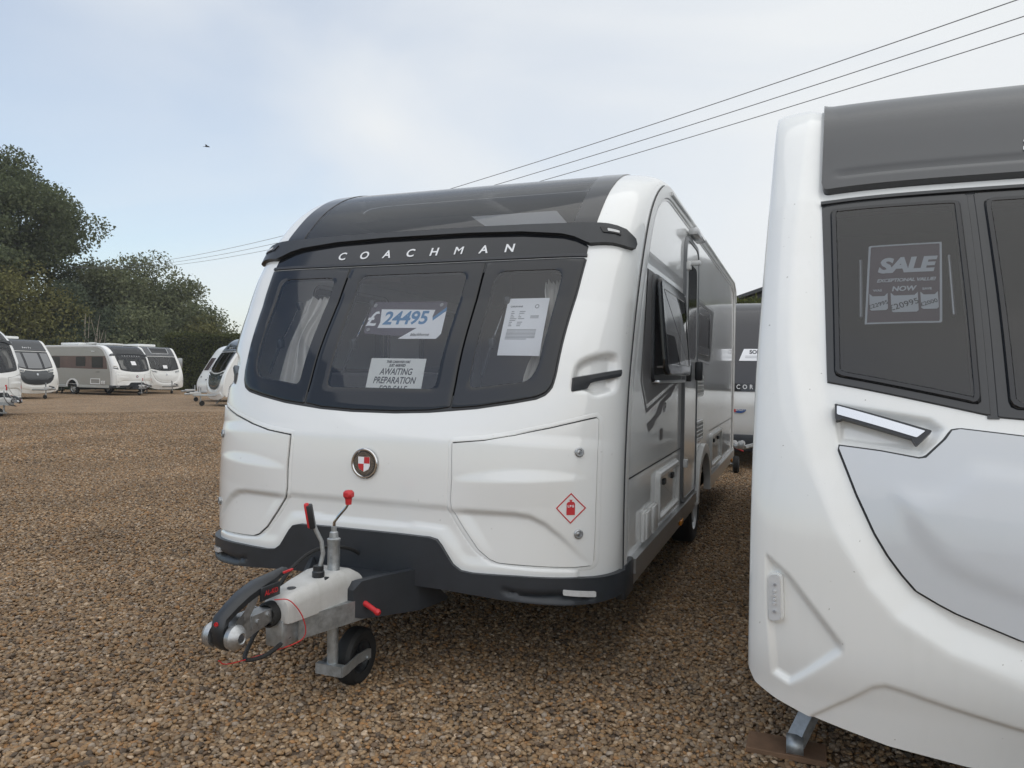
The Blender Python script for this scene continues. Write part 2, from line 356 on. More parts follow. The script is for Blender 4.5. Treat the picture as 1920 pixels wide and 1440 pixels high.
N = nt.nodes.new; K = nt.links.new; oi = N('ShaderNodeObjectInfo'); rr = stone_ramp(nt); K(oi.outputs['Random'], rr.inputs['Fac'])
g = N('ShaderNodeTexCoord'); nb = N('ShaderNodeTexNoise'); nb.inputs['Scale'].default_value = 60; nb.inputs['Detail'].default_value = 4; K(g.outputs['Object'], nb.inputs['Vector'])
mr = N('ShaderNodeMapRange'); mr.inputs['From Min'].default_value = .3; mr.inputs['From Max'].default_value = .7; mr.inputs['To Min'].default_value = .72; mr.inputs['To Max'].default_value = 1.18; K(nb.outputs['Fac'], mr.inputs['Value'])
n2 = N('ShaderNodeTexNoise'); n2.inputs['Scale'].default_value = .7; n2.inputs['Detail'].default_value = 5; K(oi.outputs['Location'], n2.inputs['Vector'])      # damp and dusty patches
m2 = N('ShaderNodeMapRange'); m2.inputs['From Min'].default_value = .3; m2.inputs['From Max'].default_value = .7; m2.inputs['To Min'].default_value = .76; m2.inputs['To Max'].default_value = 1.14; K(n2.outputs['Fac'], m2.inputs['Value'])
mu = N('ShaderNodeMath'); mu.operation = 'MULTIPLY'; K(mr.outputs['Result'], mu.inputs[0]); K(m2.outputs['Result'], mu.inputs[1])
vm = N('ShaderNodeVectorMath'); vm.operation = 'SCALE'; K(rr.outputs['Color'], vm.inputs[0]); K(mu.outputs['Value'], vm.inputs['Scale']); K(vm.outputs['Vector'], b.inputs['Base Color'])

gx = np.linspace(-1, 1, 41); gv = []; gf = []
for a in gx:
    for c in gx: gv.append((700*a*abs(a), 700*c*abs(c), -0.004))
for i in range(40):
    for j in range(40): gf.append((i*41+j, (i+1)*41+j, (i+1)*41+j+1, i*41+j+1))
tag(mk('ground', gv, gf, gm, None, 0), kind='structure')

# pebbles in the near field: real stones scattered over a fan in front of the viewer
rng = np.random.default_rng(7); stones = bpy.data.collections.new('pebble_shapes')
for k in range(9):
    bm = bmesh.new(); bmesh.ops.create_icosphere(bm, subdivisions=2, radius=1)
    a, bb, c = rng.uniform(.85, 1.25), rng.uniform(.62, .9), rng.uniform(.42, .66); ph = rng.uniform(0, 6, 6)
    cuts = [(Vector(rng.normal(size=3)).normalized(), rng.uniform(.62, .9)) for _ in range(3)]
    for v in bm.verts:
        p = v.co.copy()
        for n_, d_ in cuts:
            q = p.dot(n_)
            if q > d_: p -= n_*(q-d_)*.85
        f = 1+.10*math.sin(3*p.x+ph[0])*math.sin(2.6*p.y+ph[1])+.07*math.sin(4*p.z+ph[2]+2*p.x)
        v.co = Vector((p.x*a*f, p.y*bb*f, p.z*c*f))*.0135
    me = bpy.data.meshes.new('pebble'); bm.to_mesh(me); bm.free(); me.materials.append(sm); me.polygons.foreach_set('use_smooth', [True]*len(me.polygons))
    stones.objects.link(bpy.data.objects.new('pebble', me))
def fan(name, r0, r1, aL, aR, nr, na, dens, smin, smax, seed, zj):
    V = []; F = []
    for i in range(nr+1):
        r = r0+(r1-r0)*i/nr
        for j in range(na+1):
            q = YAW+aL-(aL+aR)*j/na; V.append((CAM[0]-math.sin(q)*r, CAM[1]+math.cos(q)*r, 0.001))
    for i in range(nr):
        for j in range(na): F.append((i*(na+1)+j, i*(na+1)+j+1, (i+1)*(na+1)+j+1, (i+1)*(na+1)+j))
    o = mk(name, V, F, sm, None, 0)
    ng = bpy.data.node_groups.new('scatter_'+name, 'GeometryNodeTree'); ng.interface.new_socket('Geometry', in_out='INPUT', socket_type='NodeSocketGeometry'); ng.interface.new_socket('Geometry', in_out='OUTPUT', socket_type='NodeSocketGeometry')
    n = ng.nodes.new; l = ng.links.new; gi = n('NodeGroupInput'); go = n('NodeGroupOutput'); d = n('GeometryNodeDistributePointsOnFaces'); d.inputs['Density'].default_value = dens; d.inputs['Seed'].default_value = seed
    ci = n('GeometryNodeCollectionInfo'); ci.inputs['Collection'].default_value = stones; ci.inputs['Separate Children'].default_value = True; ci.inputs['Reset Children'].default_value = True
    io = n('GeometryNodeInstanceOnPoints'); io.inputs['Pick Instance'].default_value = True
    ro = n('FunctionNodeRandomValue'); ro.data_type = 'FLOAT_VECTOR'; ro.inputs[0].default_value = (-.45, -.45, 0); ro.inputs[1].default_value = (.45, .45, 6.283)
    sc = n('FunctionNodeRandomValue'); sc.data_type = 'FLOAT'; sc.inputs[2].default_value = smin; sc.inputs[3].default_value = smax; sc.inputs['Seed'].default_value = 3
    po = n('FunctionNodeRandomValue'); po.data_type = 'FLOAT_VECTOR'; po.inputs[0].default_value = (0, 0, -.004); po.inputs[1].default_value = (0, 0, zj); po.inputs['Seed'].default_value = 5
    st = n('GeometryNodeSetPosition'); l(gi.outputs[0], d.inputs['Mesh']); l(d.outputs['Points'], st.inputs['Geometry']); l(po.outputs[0], st.inputs['Offset'])
    l(st.outputs['Geometry'], io.inputs['Points']); l(ci.outputs[0], io.inputs['Instance']); l(ro.outputs[0], io.inputs['Rotation']); l(sc.outputs[1], io.inputs['Scale']); l(io.outputs['Instances'], go.inputs[0])
    m = o.modifiers.new('scatter', 'NODES'); m.node_group = ng
    tag(o, 'brown and golden flint gravel covering the caravan yard', 'gravel', kind='stuff')
fan('gravel', 1.3, 6.2, R(52), R(52), 8, 16, 4700, .46, 1.2, 1, .009)
fan('gravel', 6.2, 13.0, R(46), R(26), 8, 16, 2700, .55, 1.22, 2, .008)
fan('gravel', 13.0, 27.0, R(44), R(-2), 8, 16, 900, .8, 1.7, 4, .010)

# ------------------------------------------------------------------ the caravan in the middle
E1 = [(.445, .20), (.443, .35), (.441, .5), (.438, .65), (.438, .81), (.446, .97), (.462, 1.12), (.502, 1.354), (.578, 1.576), (.664, 1.779), (.752, 1.95), (.842, 2.10), (.944, 2.242), (1.05, 2.35), (1.164, 2.432), (1.286, 2.497), (1.417, 2.546), (1.557, 2.573), (1.70, 2.582), (2.0, 2.582), (3.2, 2.582), (4.6, 2.582), (6.1, 2.58), (6.42, 2.565), (6.60, 2.51), (6.70, 2.40), (6.74, 2.2), (6.75, 1.6), (6.75, 1.0), (6.74, .42)]
S1 = Surf(E1, 1.14, [0, .86, 1.1, 1.5, 1.95, 2.3, 2.8, 3.5], [.45, .45, .37, .28, .235, .15, .055, .05], [.3, .9, 1.2, 1.7, 3.0, 3.6], [3.2, 3.2, 6, 14, 14, 8])
F1 = S1.mp
SX = 1.13
mpR = lambda u, v, w: np.stack([SX+np.asarray(w)+0*np.asarray(u), np.asarray(u), np.asarray(v)], -1)
mpL = lambda u, v, w: np.stack([-SX-np.asarray(w)+0*np.asarray(u), -np.asarray(u), np.asarray(v)], -1)
van = empty('touring_caravan', (0, 0, 0), 0, 'large white touring caravan with black wraparound front windows and a price card behind the glass', 'caravan', 'caravans for sale in the yard')
SIDEPARTS = []          # parts that only this caravan has (not copied to its sister models)

WIN = [(.925, 1.712), (.912, 1.55), (.895, 1.40), (.878, 1.22), (.872, 1.15), (.862, 1.105), (.84, 1.075), (.80, 1.056), (.70, 1.035), (.53, 1.006), (.30, .982), (.12, .973)]
WINP = ccw(sym(WIN))
ROOFP = rpoly([(.94, 1.90), (.945, 2.10), (.955, 2.40), (.95, 2.86, .10), (-.95, 2.86, .10), (-.955, 2.40), (-.945, 2.10), (-.94, 1.90)])
ROOFG = rpoly([(.82, 1.90), (.83, 2.2), (.82, 2.72, .10), (-.82, 2.72, .10), (-.83, 2.2), (-.82, 1.90)])
LOCK = [(.446, .852), (.593, .866), (.723, .890), (.879, .932), (.968, .962), (1.050, .992), (1.056, .985), (1.058, .86), (1.058, .718), (1.056, .50), (1.052, .385), (1.045, .372), (.987, .371), (.90, .376), (.809, .381), (.72, .385), (.668, .389), (.634, .401), (.58, .44), (.517, .519), (.455, .599), (.450, .63), (.452, .72), (.446, .84)]
RECESS = spl([(.946, 1.092), (.948, 1.168), (.962, 1.20), (.992, 1.224), (1.04, 1.248), (1.088, 1.270), (1.112, 1.270), (1.122, 1.228), (1.120, 1.146), (1.106, 1.112), (1.05, 1.084), (1.0, 1.096), (.946, 1.092)], 4)[:-1]
BTOP = [(1.137, .315), (1.06, .318), (.988, .325), (.746, .336), (.56, .338), (.505, .345), (.468, .370), (.411, .447), (.388, .470), (.35, .478), (.18, .481)]
BBOT = [(.2, .255), (.42, .25), (.588, .236), (.72, .222), (.809, .214), (.94, .204), (1.06, .202), (1.137, .212)]
BUMP = ccw([p for p in BBOT]+BTOP+[(-u, v) for u, v in BTOP[::-1]]+[(-u, v) for u, v in BBOT[::-1]])
def ext_shell(x, s):
    a = np.abs(x); w = -.042*sst((sdist(RECESS, a, s)+.003)/.026)
    w = w-.011*np.clip((.606-s)/.014, 0, 1)*sst((np.interp(s, [.38, .45, .52, .60], [.64, .565, .51, .45])+.055-a)/.03)*sst((s-.372)/.19)
    w = w+.010*sst((.075-np.abs(sdist(BUMP, x, s)+.0))/.06)*(a < 1.0)*(s < .52)*(s > .3)
    w = w-.024*sst((sdist(LOCK, a, s)+.010)/.010)
    return w
xs = 1.14*np.sin(np.linspace(-1, 1, 190)*math.pi/2); CAP = S1.s_at_y(1.75)
sb1 = lambda x: np.interp(np.abs(x), [0, .2, .42, .588, .72, .809, .94, 1.06, 1.14], [.30, .30, .29, .275, .26, .252, .242, .24, .25])
front = gridmesh('front_panel', S1, xs, np.linspace(0, 1, 250), WHITE, van, ext_shell, sfun=lambda X, Q: sb1(X)+Q*(CAP-sb1(X)), skip=lambda x, s: (sdist(WINP, x, s) > .05) | (sdist(ROOFG, x, s) > -.015))
xs2 = 1.14*np.sin(np.linspace(-1, 1, 50)*math.pi/2); REAR = S1.s_at_y(6.3); REAR = float(S1.L[np.argmin(np.hypot(S1.C[:, 0]-6.60, S1.C[:, 1]-2.51))])
RL0, RL1 = S1.s_at_y(2.3), S1.s_at_y(3.1)
gridmesh('roof_panel', S1, xs2, np.linspace(CAP+.003, REAR, 60), WHITE, van, skip=lambda x, s: (np.abs(x) < .40) & (s > RL0) & (s < RL1))
patch('roof_light', rpoly([(-.45, RL0-.1, .1), (.45, RL0-.1, .1), (.45, RL1+.1, .1), (-.45, RL1+.1, .1)]), F1, GLS, van, h=.05, bev=.05, base=.002, res=.15)  # unseen roof opening and dome, added to let more light into the interior
gridmesh('rear_panel', S1, xs2, np.linspace(REAR, S1.end, 40), WHITE, van)
# front roof window: black surround, smoked pane, pale sill inside
ring('roof_window_surround', ROOFP, ROOFG, F1, ROOFD, van, h=.006, bev=.002, N=200)
rg = patch('roof_window_pane', outset(ROOFG, .035), F1, GLSD, van, h=.003, bev=0, res=.07, wall=0)
patch('roof_window_sill', [(.18, 2.10), (.68, 2.10), (.78, 1.97), (.34, 1.97)], F1, TRIMW, van, h=-.03, bev=0, res=.05, wall=0)
# three front windows: black border, clear centre
def pane(name, outer, inner, lab=None):
    w = ring(name, outer, inner, F1, BLACKG, van, h=.007, bev=.006, base=0.0, N=180)
    patch('pane', outset(inner, .004), F1, GLS, w, h=.0045, bev=0, res=.05, wall=0)
    return w
MU = .404
OUTC = ccw([(MU-.004, 1.708), (-MU+.004, 1.708)]+[(-MU+.002, 1.0)]+[(-.30, .984), (-.12, .975), (.12, .975), (.30, .984)]+[(MU-.002, 1.0)])
INC = rpoly([(.315, 1.655, .05), (-.315, 1.655, .05), (-.30, 1.078, .03), (.30, 1.078, .03)])
OUTR = [(MU+.004, 1.708), (MU+.002, .996)]+[(u, v+.002) for u, v in WIN[::-1] if u > .45]
INR = rpoly([(.475, 1.65, .06), (.475, 1.085, .03), (.755, 1.118, .07), (.79, 1.17, .05), (.806, 1.33), (.825, 1.648, .05)])
pane('front_window', OUTC, INC); pane('front_window', OUTR, INR); pane('front_window', mir(OUTR), mir(INR))
ring2('window_gasket', WINP, .007, -.06, F1, SEAM, van, h=.002, bev=.002, N=240)
# name panel above the windows, lettering, spoiler with marker lamps
TOPN = [(.925, 1.738), (.926, 1.785), (.90, 1.81), (.80, 1.853), (.56, 1.885), (.25, 1.898)]
patch('name_panel', ccw(sym(TOPN)), F1, BLACKG, van, h=.004, bev=.004, res=.06)
ring_pts = [(-.93, 1.722), (.93, 1.722), (.93, 1.737), (-.93, 1.737)]
patch('window_rail', ring_pts, F1, BLACKS, van, h=.010, bev=.003, res=.06)
for k, ch in enumerate('COACHMAN'):
    tv, tf = text2d(ch, .072, offset=.0 if ch == 'M' else .0015); u0 = -.492+.1435*k; m = MB()
    for q_, dx_ in enumerate((0,) if ch != 'M' else (-.0012, 0, .0012)): m.add(F1(tv[:, 0]+u0+dx_, tv[:, 1]+1.768, np.full(len(tv), .0065+.0003*q_)), tf)
    m.build('letter', LETTER, van, 0)
SPT = [(.25, 1.932), (.56, 1.928), (.80, 1.92), (1.0, 1.918), (1.075, 1.912), (1.112, 1.893), (1.118, 1.87)]
SPB = [(1.115, 1.835), (1.09, 1.815), (.935, 1.79), (.905, 1.803), (.85, 1.833), (.78, 1.855), (.56, 1.882), (.25, 1.894)]
spo = patch('spoiler', ccw(sym(SPT+SPB)), F1, BLACKS, van, h=.024, bev=.010, res=.04, wall=.04)
for sg in (1, -1):
    q = [(.965, 1.892), (1.058, 1.888), (1.062, 1.862), (.985, 1.858)]; q = q if sg > 0 else mir(q)
    mlp = patch('marker_lamp', rpoly([(u, v, .006) for u, v in q]), F1, BLACKG, spo, h=.0285, bev=.004, res=.03)
    q = [(1.0, 1.882), (1.05, 1.880), (1.052, 1.868), (1.005, 1.866)]; q = q if sg > 0 else mir(q)
    patch('marker_lens', rpoly([(u, v, .004) for u, v in q]), F1, LENSW, spo, h=.031, bev=.003, res=.03)
# lockers
SW2X = [.44, .459, .645, .743, .806, .868, .928, 1.034, 1.06]; SW2Y = [.601, .601, .601, .600, .591, .563, .514, .395, .36]
def ext_lock(x, s):
    a = np.abs(x); t = np.clip((a-.456)/(1.035-.456), 0, 1); k = np.sin(np.pi*t)**.9; line = .709+.028*t*t; fh = .010+.038*k
    w = .010*k*np.where(s >= line, np.clip(1-(s-line)/fh, 0, 1), np.clip(1-(line-s)/.10, 0, 1))
    c = np.interp(a, SW2X, SW2Y)
    le = np.interp(s, [.38, .45, .52, .60], [.64, .565, .51, .45])
    return w-(.011+.010*sst((a-le)/.08))*np.clip((c-s)/.020, 0, 1)*np.clip((s-.372)/.20, 0, 1)-.001
for sg in (1, -1):
    P = LOCK if sg > 0 else mir(LOCK)
    cre = lambda x, s: -.011*np.clip((np.interp(np.abs(x), SW2X, SW2Y)-s)/.020, 0, 1)*np.clip((s-.372)/.20, 0, 1)*sst((.70-np.abs(x))/.04)
    ring2('locker_seal', P, .012, -.016, F1, SEAM, van, h=.001, bev=.001, base=-.010, N=300, extra=cre)
    ring2('locker_surround', P, .024, .0055, F1, WHITE, van, h=.002, bev=.005, base=-.001, N=320, extra=cre, wall=.016, smooth=50)
    lk = patch('locker_door', P, F1, WHITE, van, h=.011, bev=.010, base=-.001, res=.0085, extra=ext_lock, smooth=50)
    for s_, x_ in ((.844, .991), (.513, .996)):
        o = F1(np.array([x_*sg]), np.array([s_]), np.array([.010]))[0]; nrm = F1(np.array([x_*sg]), np.array([s_]), np.array([.02]))[0]-o; nrm = Vector(nrm).normalized()
        m = MB().lathe([(0, .021), (.006, .021), (.009, .017), (.009, .013), (.005, .012), (.007, .008), (.008, .001)], 20, 'Z'); rot = nrm.to_track_quat('Z', 'Y').to_matrix()
        m.v = [tuple(rot @ Vector(p)+Vector(o)) for p in m.v]; lo = m.build('lock', CAST, lk)
        m2 = MB().box((0, 0, .009), (.003, .011, .002)); m2.v = [tuple(rot @ Vector(p)+Vector(o)) for p in m2.v]; m2.build('lock', INK, lk, 0)
    if sg > 0:
        lp = lambda pts, nm, mt_, h: patch(nm, pts, F1, mt_, lk, h=h, bev=0, base=0, res=.04, wall=0, extra=ext_lock)
        cx, cy = .966, .619; rr_ = .062; dm = lambda r: [(cx+r*.93, cy), (cx, cy+r), (cx-r*.93, cy), (cx, cy-r)]
        ring('gas_sticker', dm(rr_), dm(rr_-.0065), F1, REDP, lk, h=.0118, bev=.0001, N=64, wall=0, extra=ext_lock)
        lp([(cx-.016, cy-.027), (cx+.016, cy-.027), (cx+.016, cy+.018), (cx+.011, cy+.025), (cx+.004, cy+.026), (cx+.004, cy+.031), (cx+.008, cy+.034), (cx-.008, cy+.034), (cx-.004, cy+.031), (cx-.004, cy+.026), (cx-.011, cy+.025), (cx-.016, cy+.018)], 'gas_sticker', REDP, .0118)
        tv, tf = text2d('LPG', .0125, offset=.0004, space=1.25); mk('gas_sticker', F1(tv[:, 0]+cx, tv[:, 1]+cy+.004, .0124+ext_lock(tv[:, 0]+cx, tv[:, 1]+cy)), tf, PAPER, lk, 0)
# badge
bo = Vector(F1(np.array([0.]), np.array([.755]), np.array([0.]))[0]); bt = (0, -1, .02)
brot = Vector((0, -1, .015)).to_track_quat('Z', 'Y').to_matrix()
def badge_part(name, m, mt_, par, sm=35): m.v = [tuple(brot @ Vector(p)+bo) for p in m.v]; return m.build(name, mt_, par, sm)
bd = badge_part('badge', MB().lathe([(.002, .072), (.012, .072), (.016, .068), (.016, .062), (.011, .058), (.011, .001)], 48, 'Z'), CHROME, van)
badge_part('badge_disc', MB().lathe([(.0118, .0575), (.0118, .001)], 40, 'Z'), BLACKS, bd)
m = MB()
for k in range(44):
    q = 2*math.pi*k/44; m.box((.047*math.cos(q), .047*math.sin(q), .0125), (.017, .0026, .001), (0, 0, q))
badge_part('badge_spokes', m, CHROME, bd, 0)
sh = [(-.031, .031), (.031, .031), (.031, -.010), (.024, -.026), (0, -.038), (-.024, -.026), (-.031, -.010)]
for nm, mt_, pts, z_ in (('badge_shield', CHROME, outset(sh, .003), .0135), ('badge_shield', PAPER, sh, .0145)):
    pp = ccw(pts); badge_part(nm, MB().add([(a, c, z_) for a, c in pp]+[(a, c, .012) for a, c in pp], [tuple(range(len(pp)))]+[(i, i+len(pp), (i+1) % len(pp)+len(pp), (i+1) % len(pp)) for i in range(len(pp))]), mt_, bd, 0)
# image-left of the badge is local +/-x of the tracked frame, so print both red quarters diagonally
rx = 1 if (brot @ Vector((1, 0, 0))).x > 0 else -1; ry = 1 if (brot @ Vector((0, 1, 0))).z > 0 else -1
q1 = [(rx*.001, ry*.001), (rx*.031, ry*.001), (rx*.031, ry*.031), (rx*.001, ry*.031)]
q2 = [(-rx*.031, -ry*.001), (-rx*.001, -ry*.001), (-rx*.001, -ry*.0375), (-rx*.024, -ry*.026), (-rx*.031, -ry*.010)]
for q in (q1, q2): badge_part('badge_quarter', MB().add([(a, c, .0152) for a, c in ccw(q)], [tuple(range(len(q)))]), REDP, bd, 0)
# grab handles in the corner recesses
for sg in (1, -1):
    g_ = lambda x, q, w: Vector(F1(np.array([sg*x]), np.array([q]), np.array([w]))[0])
    A_, B_ = g_(.946, 1.142, -.004), g_(1.121, 1.216, .004); A2, B2 = g_(.946, 1.092, -.004), g_(1.121, 1.192, .004); dirv = (B_-A_).normalized(); upv = (A_-A2).normalized(); nv = Vector((sg*.75, -.62, 0)).normalized(); secs = []
    for t_, hh in ((0, 1.0), (.02, 1.0), (.30, .98), (.36, .62), (.44, .56), (.97, .52), (1, .45)):
        T_ = A_.lerp(B_, t_); Bm = T_-upv*(A_-A2).length*hh
        secs.append([T_+nv*.010, T_-nv*.018, Bm-nv*.018, Bm+nv*.010, (Bm+T_)/2+nv*.014])
    MB().loft(secs).build('grab_handle', BLACKS, van, 25)
# bumper and its lamps
SCOOP = spl([(.70, .272), (.76, .256), (.85, .252), (.95, .254), (1.03, .243), (1.046, .232), (1.02, .226), (.9, .232), (.78, .242), (.71, .260), (.70, .272)], 5)[:-1]
def ext_bump(x, s):
    a = np.abs(x); return -.026*sst((sdist(SCOOP, a, s)+.012)/.024)
bum = patch('bumper', BUMP, F1, CHAR, van, h=.030, bev=.022, base=0, res=.014, wall=.05, extra=ext_bump, smooth=50)
for sg in (1, -1):
    q = [(.936, .277, .006), (1.052, .258, .006), (1.052, .232, .006), (.936, .252, .006)]; q = [(sg*a, b_, c) for a, b_, c in q]
    patch('bumper_lamp', rpoly(q), F1, LENSW, bum, h=.036, bev=.005, res=.03, wall=.02)
    bbox('bumper_end', (sg*1.130, .535, .435), (.05, .20, .17), CHAR, van, .012)
# ---- sides
SEQ = [(y, z) for y, z in S1.C if z > .47 or y > 3]
def side_outline():
    P = [(y, z) for y, z in S1.C if (z >= .44)]; P = P[::1]
    arch = [(3.5+.44*math.cos(q), .36+.46*math.sin(q)) for q in np.linspace(math.pi, 0, 22)]
    return [(P[0][0], .44)]+P+[(6.74, .44), (3.94, .44)]+[p for p in arch[::-1] if p[1] > .44]+[(3.06, .44)]
SO = side_outline()
WR = rpoly([(1.15, 1.40, .07), (2.16, 1.40, .07), (2.16, 1.97, .07), (1.15, 1.97, .07)])
DOOR = rpoly([(2.335, .525, .10), (3.03, .525, .10), (3.03, 2.41, .14), (2.335, 2.41, .14)])
WR2 = rpoly([(3.12, 1.62, .06), (3.95, 1.62, .06), (3.95, 1.98, .06), (3.12, 1.98, .06)])
yneg = lambda P: [(-a, c) for a, c in P]
WL1 = rpoly([(1.15, 1.38, .07), (2.10, 1.38, .07), (2.10, 1.98, .07), (1.15, 1.98, .07)]); WL2 = rpoly([(2.65, 1.42, .07), (3.45, 1.42, .07), (3.45, 1.98, .07), (2.65, 1.98, .07)]); WL3 = rpoly([(4.6, 1.42, .07), (5.5, 1.42, .07), (5.5, 1.98, .07), (4.6, 1.98, .07)])
sideR = polyfill('side_panel', SO, [WR, WR2], mpR, SIDEM, van); SIDEPARTS.append(sideR)
sideL = polyfill('side_panel', yneg(SO), [yneg(WL1), yneg(WL2), yneg(WL3)], mpL, SIDEM, van); SIDEPARTS.append(sideL)
for P in (WL1, WL2, WL3):
    w = ring('side_window', outset(yneg(P), .02), outset(yneg(P), -.05), mpL, BLACKG, van, h=.01, bev=.006); patch('pane', outset(yneg(P), -.045), mpL, GLS, w, h=.008, bev=0, res=None, wall=0); SIDEPARTS.append(w)
def edge_trim(mpx, flip):
    P = [(y, z) for y, z in S1.C if z >= .49][::2]; A = np.array(P); T = np.gradient(A, axis=0); T /= np.linalg.norm(T, axis=1)[:, None]; Nn = np.stack([-T[:, 1], T[:, 0]], 1)   # outward normal (y,z)
    wd_ = np.interp(np.arange(len(A))/len(A), [0, .2, .35, .45, .6, 1], [.11, .13, .15, .10, .08, .09])
    rows = [(0.0, -.01), (0.0, .012), (.008, .018), (.5, .019), (.8, .012), (.86, .004), (1.0, .003)]; V = []; Fa = []
    for f_, w_ in rows:
        for i in range(len(A)):
            p = A[i]-Nn[i]*wd_[i]*f_; V.append((p[0], p[1], w_))
    n = len(A)
    for r_ in range(len(rows)-1):
        for i in range(n-1): Fa.append((r_*n+i, r_*n+i+1, (r_+1)*n+i+1, (r_+1)*n+i))
    V = np.array(V); u = V[:, 0]*(-1 if flip else 1)
    o = mk('edge_trim', mpx(u, V[:, 1], V[:, 2]), Fa, TRIMW, van, 40)
    k_ = int(n*.52); Q = mpx(A[:k_, 0]*(-1 if flip else 1), A[:k_, 1], np.full(k_, .013)); MB().tube([tuple(q) for q in Q], .0045, 6).build('edge_seam', SEAM, o)
    return o
edge_trim(mpR, False); edge_trim(mpL, True)
m = MB(); m.tube([(SX+.022, 1.62, 2.545), (SX+.022, 2.5, 2.552), (SX+.022, 6.35, 2.552), (SX+.022, 6.6, 2.48), (SX+.022, 6.69, 2.35)], .012, 10); m.build('awning_rail', TRIMW, van)
for sg in (1, -1):
    m = MB()
    for (y0, y1) in ((.63, 3.0), (4.02, 6.66)):
        m.box((sg*(SX+.010), (y0+y1)/2, .470), (.05, y1-y0, .075)); m.box((sg*(SX+.004), (y0+y1)/2, .405), (.036, y1-y0, .052))
    m.build('side_rail', ALU, van, 0)
    arch = [(3.5+.485*math.cos(q), .40+.445*math.sin(q)) for q in np.linspace(0, math.pi, 26)]; arin = [(3.5+.40*math.cos(q), .40+.365*math.sin(q)) for q in np.linspace(math.pi, 0, 26)]
    P = ccw(arch+arin); P = P if sg > 0 else yneg(P)
    patch('wheel_arch', ccw(P), mpR if sg > 0 else mpL, TRIMW, van, h=.045, bev=.03, res=.08, wall=.06)
    w = empty('wheel', (sg*1.0, 3.5, .305)); w.parent = van
    MB().lathe([(-.09, .20), (-.095, .24), (-.092, .28), (-.075, .302), (-.03, .308), (.03, .308), (.075, .302), (.092, .28), (.095, .24), (.09, .20)], 40).build('tyre', TYRE, w)
    MB().lathe([(-.09, .20), (-.05, .18), (.05, .18), (.085, .203), (.088, .195), (.07, .185), (.02, .17)], 40).build('rim', WHEELM, w)
    m = MB()
    for k in range(7):
        q = 2*math.pi*k/7; m.loft([[(sg*.068, r_*math.cos(q)-t_*math.sin(q), r_*math.sin(q)+t_*math.cos(q)), (sg*.068, r_*math.cos(q)+t_*math.sin(q), r_*math.sin(q)-t_*math.cos(q)), (sg*.035, r_*math.cos(q)+t_*math.sin(q), r_*math.sin(q)-t_*math.cos(q)), (sg*.035, r_*math.cos(q)-t_*math.sin(q), r_*math.sin(q)+t_*math.cos(q))] for r_, t_ in ((.02, .02), (.10, .019), (.19, .026))])
    m.lathe([(sg*.03, .05), (sg*.07, .05), (sg*.075, .03), (sg*.075, .001)], 20); m.build('spokes', WHEELM, w)
MB().box((0, 3.6, .44), (2.16, 6.2, .06)).build('underbody', UNDER, van, 0)
MB().box((0, 3.5, .30), (1.9, .09, .09)).build('axle', UNDER, van, 0)
for sg in (1, -1): m = MB(); m.box((sg*.99, 3.5, .66), (.24, .86, .03)); m.box((sg*.86, 3.5, .55), (.03, .86, .3)); m.build('wheel_box', UNDER, van, 0)
# right-hand side fittings
def R_(o): SIDEPARTS.append(o); return o
R_(patch('window_decal', [(1.02, 2.0), (.93, 1.75), (.845, 1.40), (1.01, 1.215), (2.26, 1.385), (2.26, 2.0)], mpR, DECALD, van, h=.0015, bev=0, res=None, wall=0))
R_(patch('pale_decal', [(.985, 2.0), (1.005, 2.0), (.868, 1.40), (1.025, 1.24), (2.2, 1.398), (2.2, 1.418), (1.02, 1.262), (.886, 1.402)][::1], mpR, DECALL, van, h=.0022, bev=0, res=None, wall=0))
R_(patch('stripe_decal', [(1.03, 1.155), (1.10, 1.105), (1.22, 1.125), (1.30, 1.16), (1.48, 1.19), (1.58, 1.255), (1.85, 1.29), (2.02, 1.345), (1.95, 1.345), (1.45, 1.262), (1.32, 1.20), (1.12, 1.165)], mpR, DECALD, van, h=.0015, bev=0, res=None, wall=0))
m = MB()
for k in range(8):
    z = 2.035+k*.0085; P = mpR(np.array([.93+.004*k, 2.30, 2.30, .93+.004*k]), np.array([z, z, z+.0028, z+.0028]), np.full(4, .0015)); m.add(P, [(0, 1, 2, 3)])
R_(m.build('stripe_decal', DECALD, van, 0))
R_(text('side_lettering', 'VIP', mpR, 1.60, 1.195, INK, van, .085, .0022, shear=.2, offset=.001)); R_(text('side_lettering', '575', mpR, 1.30, 1.135, INKG, van, .06, .0022, shear=.2))
R_(patch('side_plate', rpoly([(1.46, 1.03, .01), (1.56, 1.03, .01), (1.56, 1.10, .01), (1.46, 1.10, .01)]), mpR, DECALD, van, h=.002, bev=0, res=None, wall=0))
m = MB(); P = mpR(np.array([.57, 2.31, 2.31, .57]), np.array([.905, .905, .913, .913]), np.full(4, .0015)); m.add(P, [(0, 1, 2, 3)]); R_(m.build('panel_seam', SEAM, van, 0)); m = MB(); P = mpR(np.array([4.1, 6.65, 6.65, 4.1]), np.array([.905, .905, .913, .913]), np.full(4, .0015)); m.add(P, [(0, 1, 2, 3)]); R_(m.build('panel_seam', SEAM, van, 0))
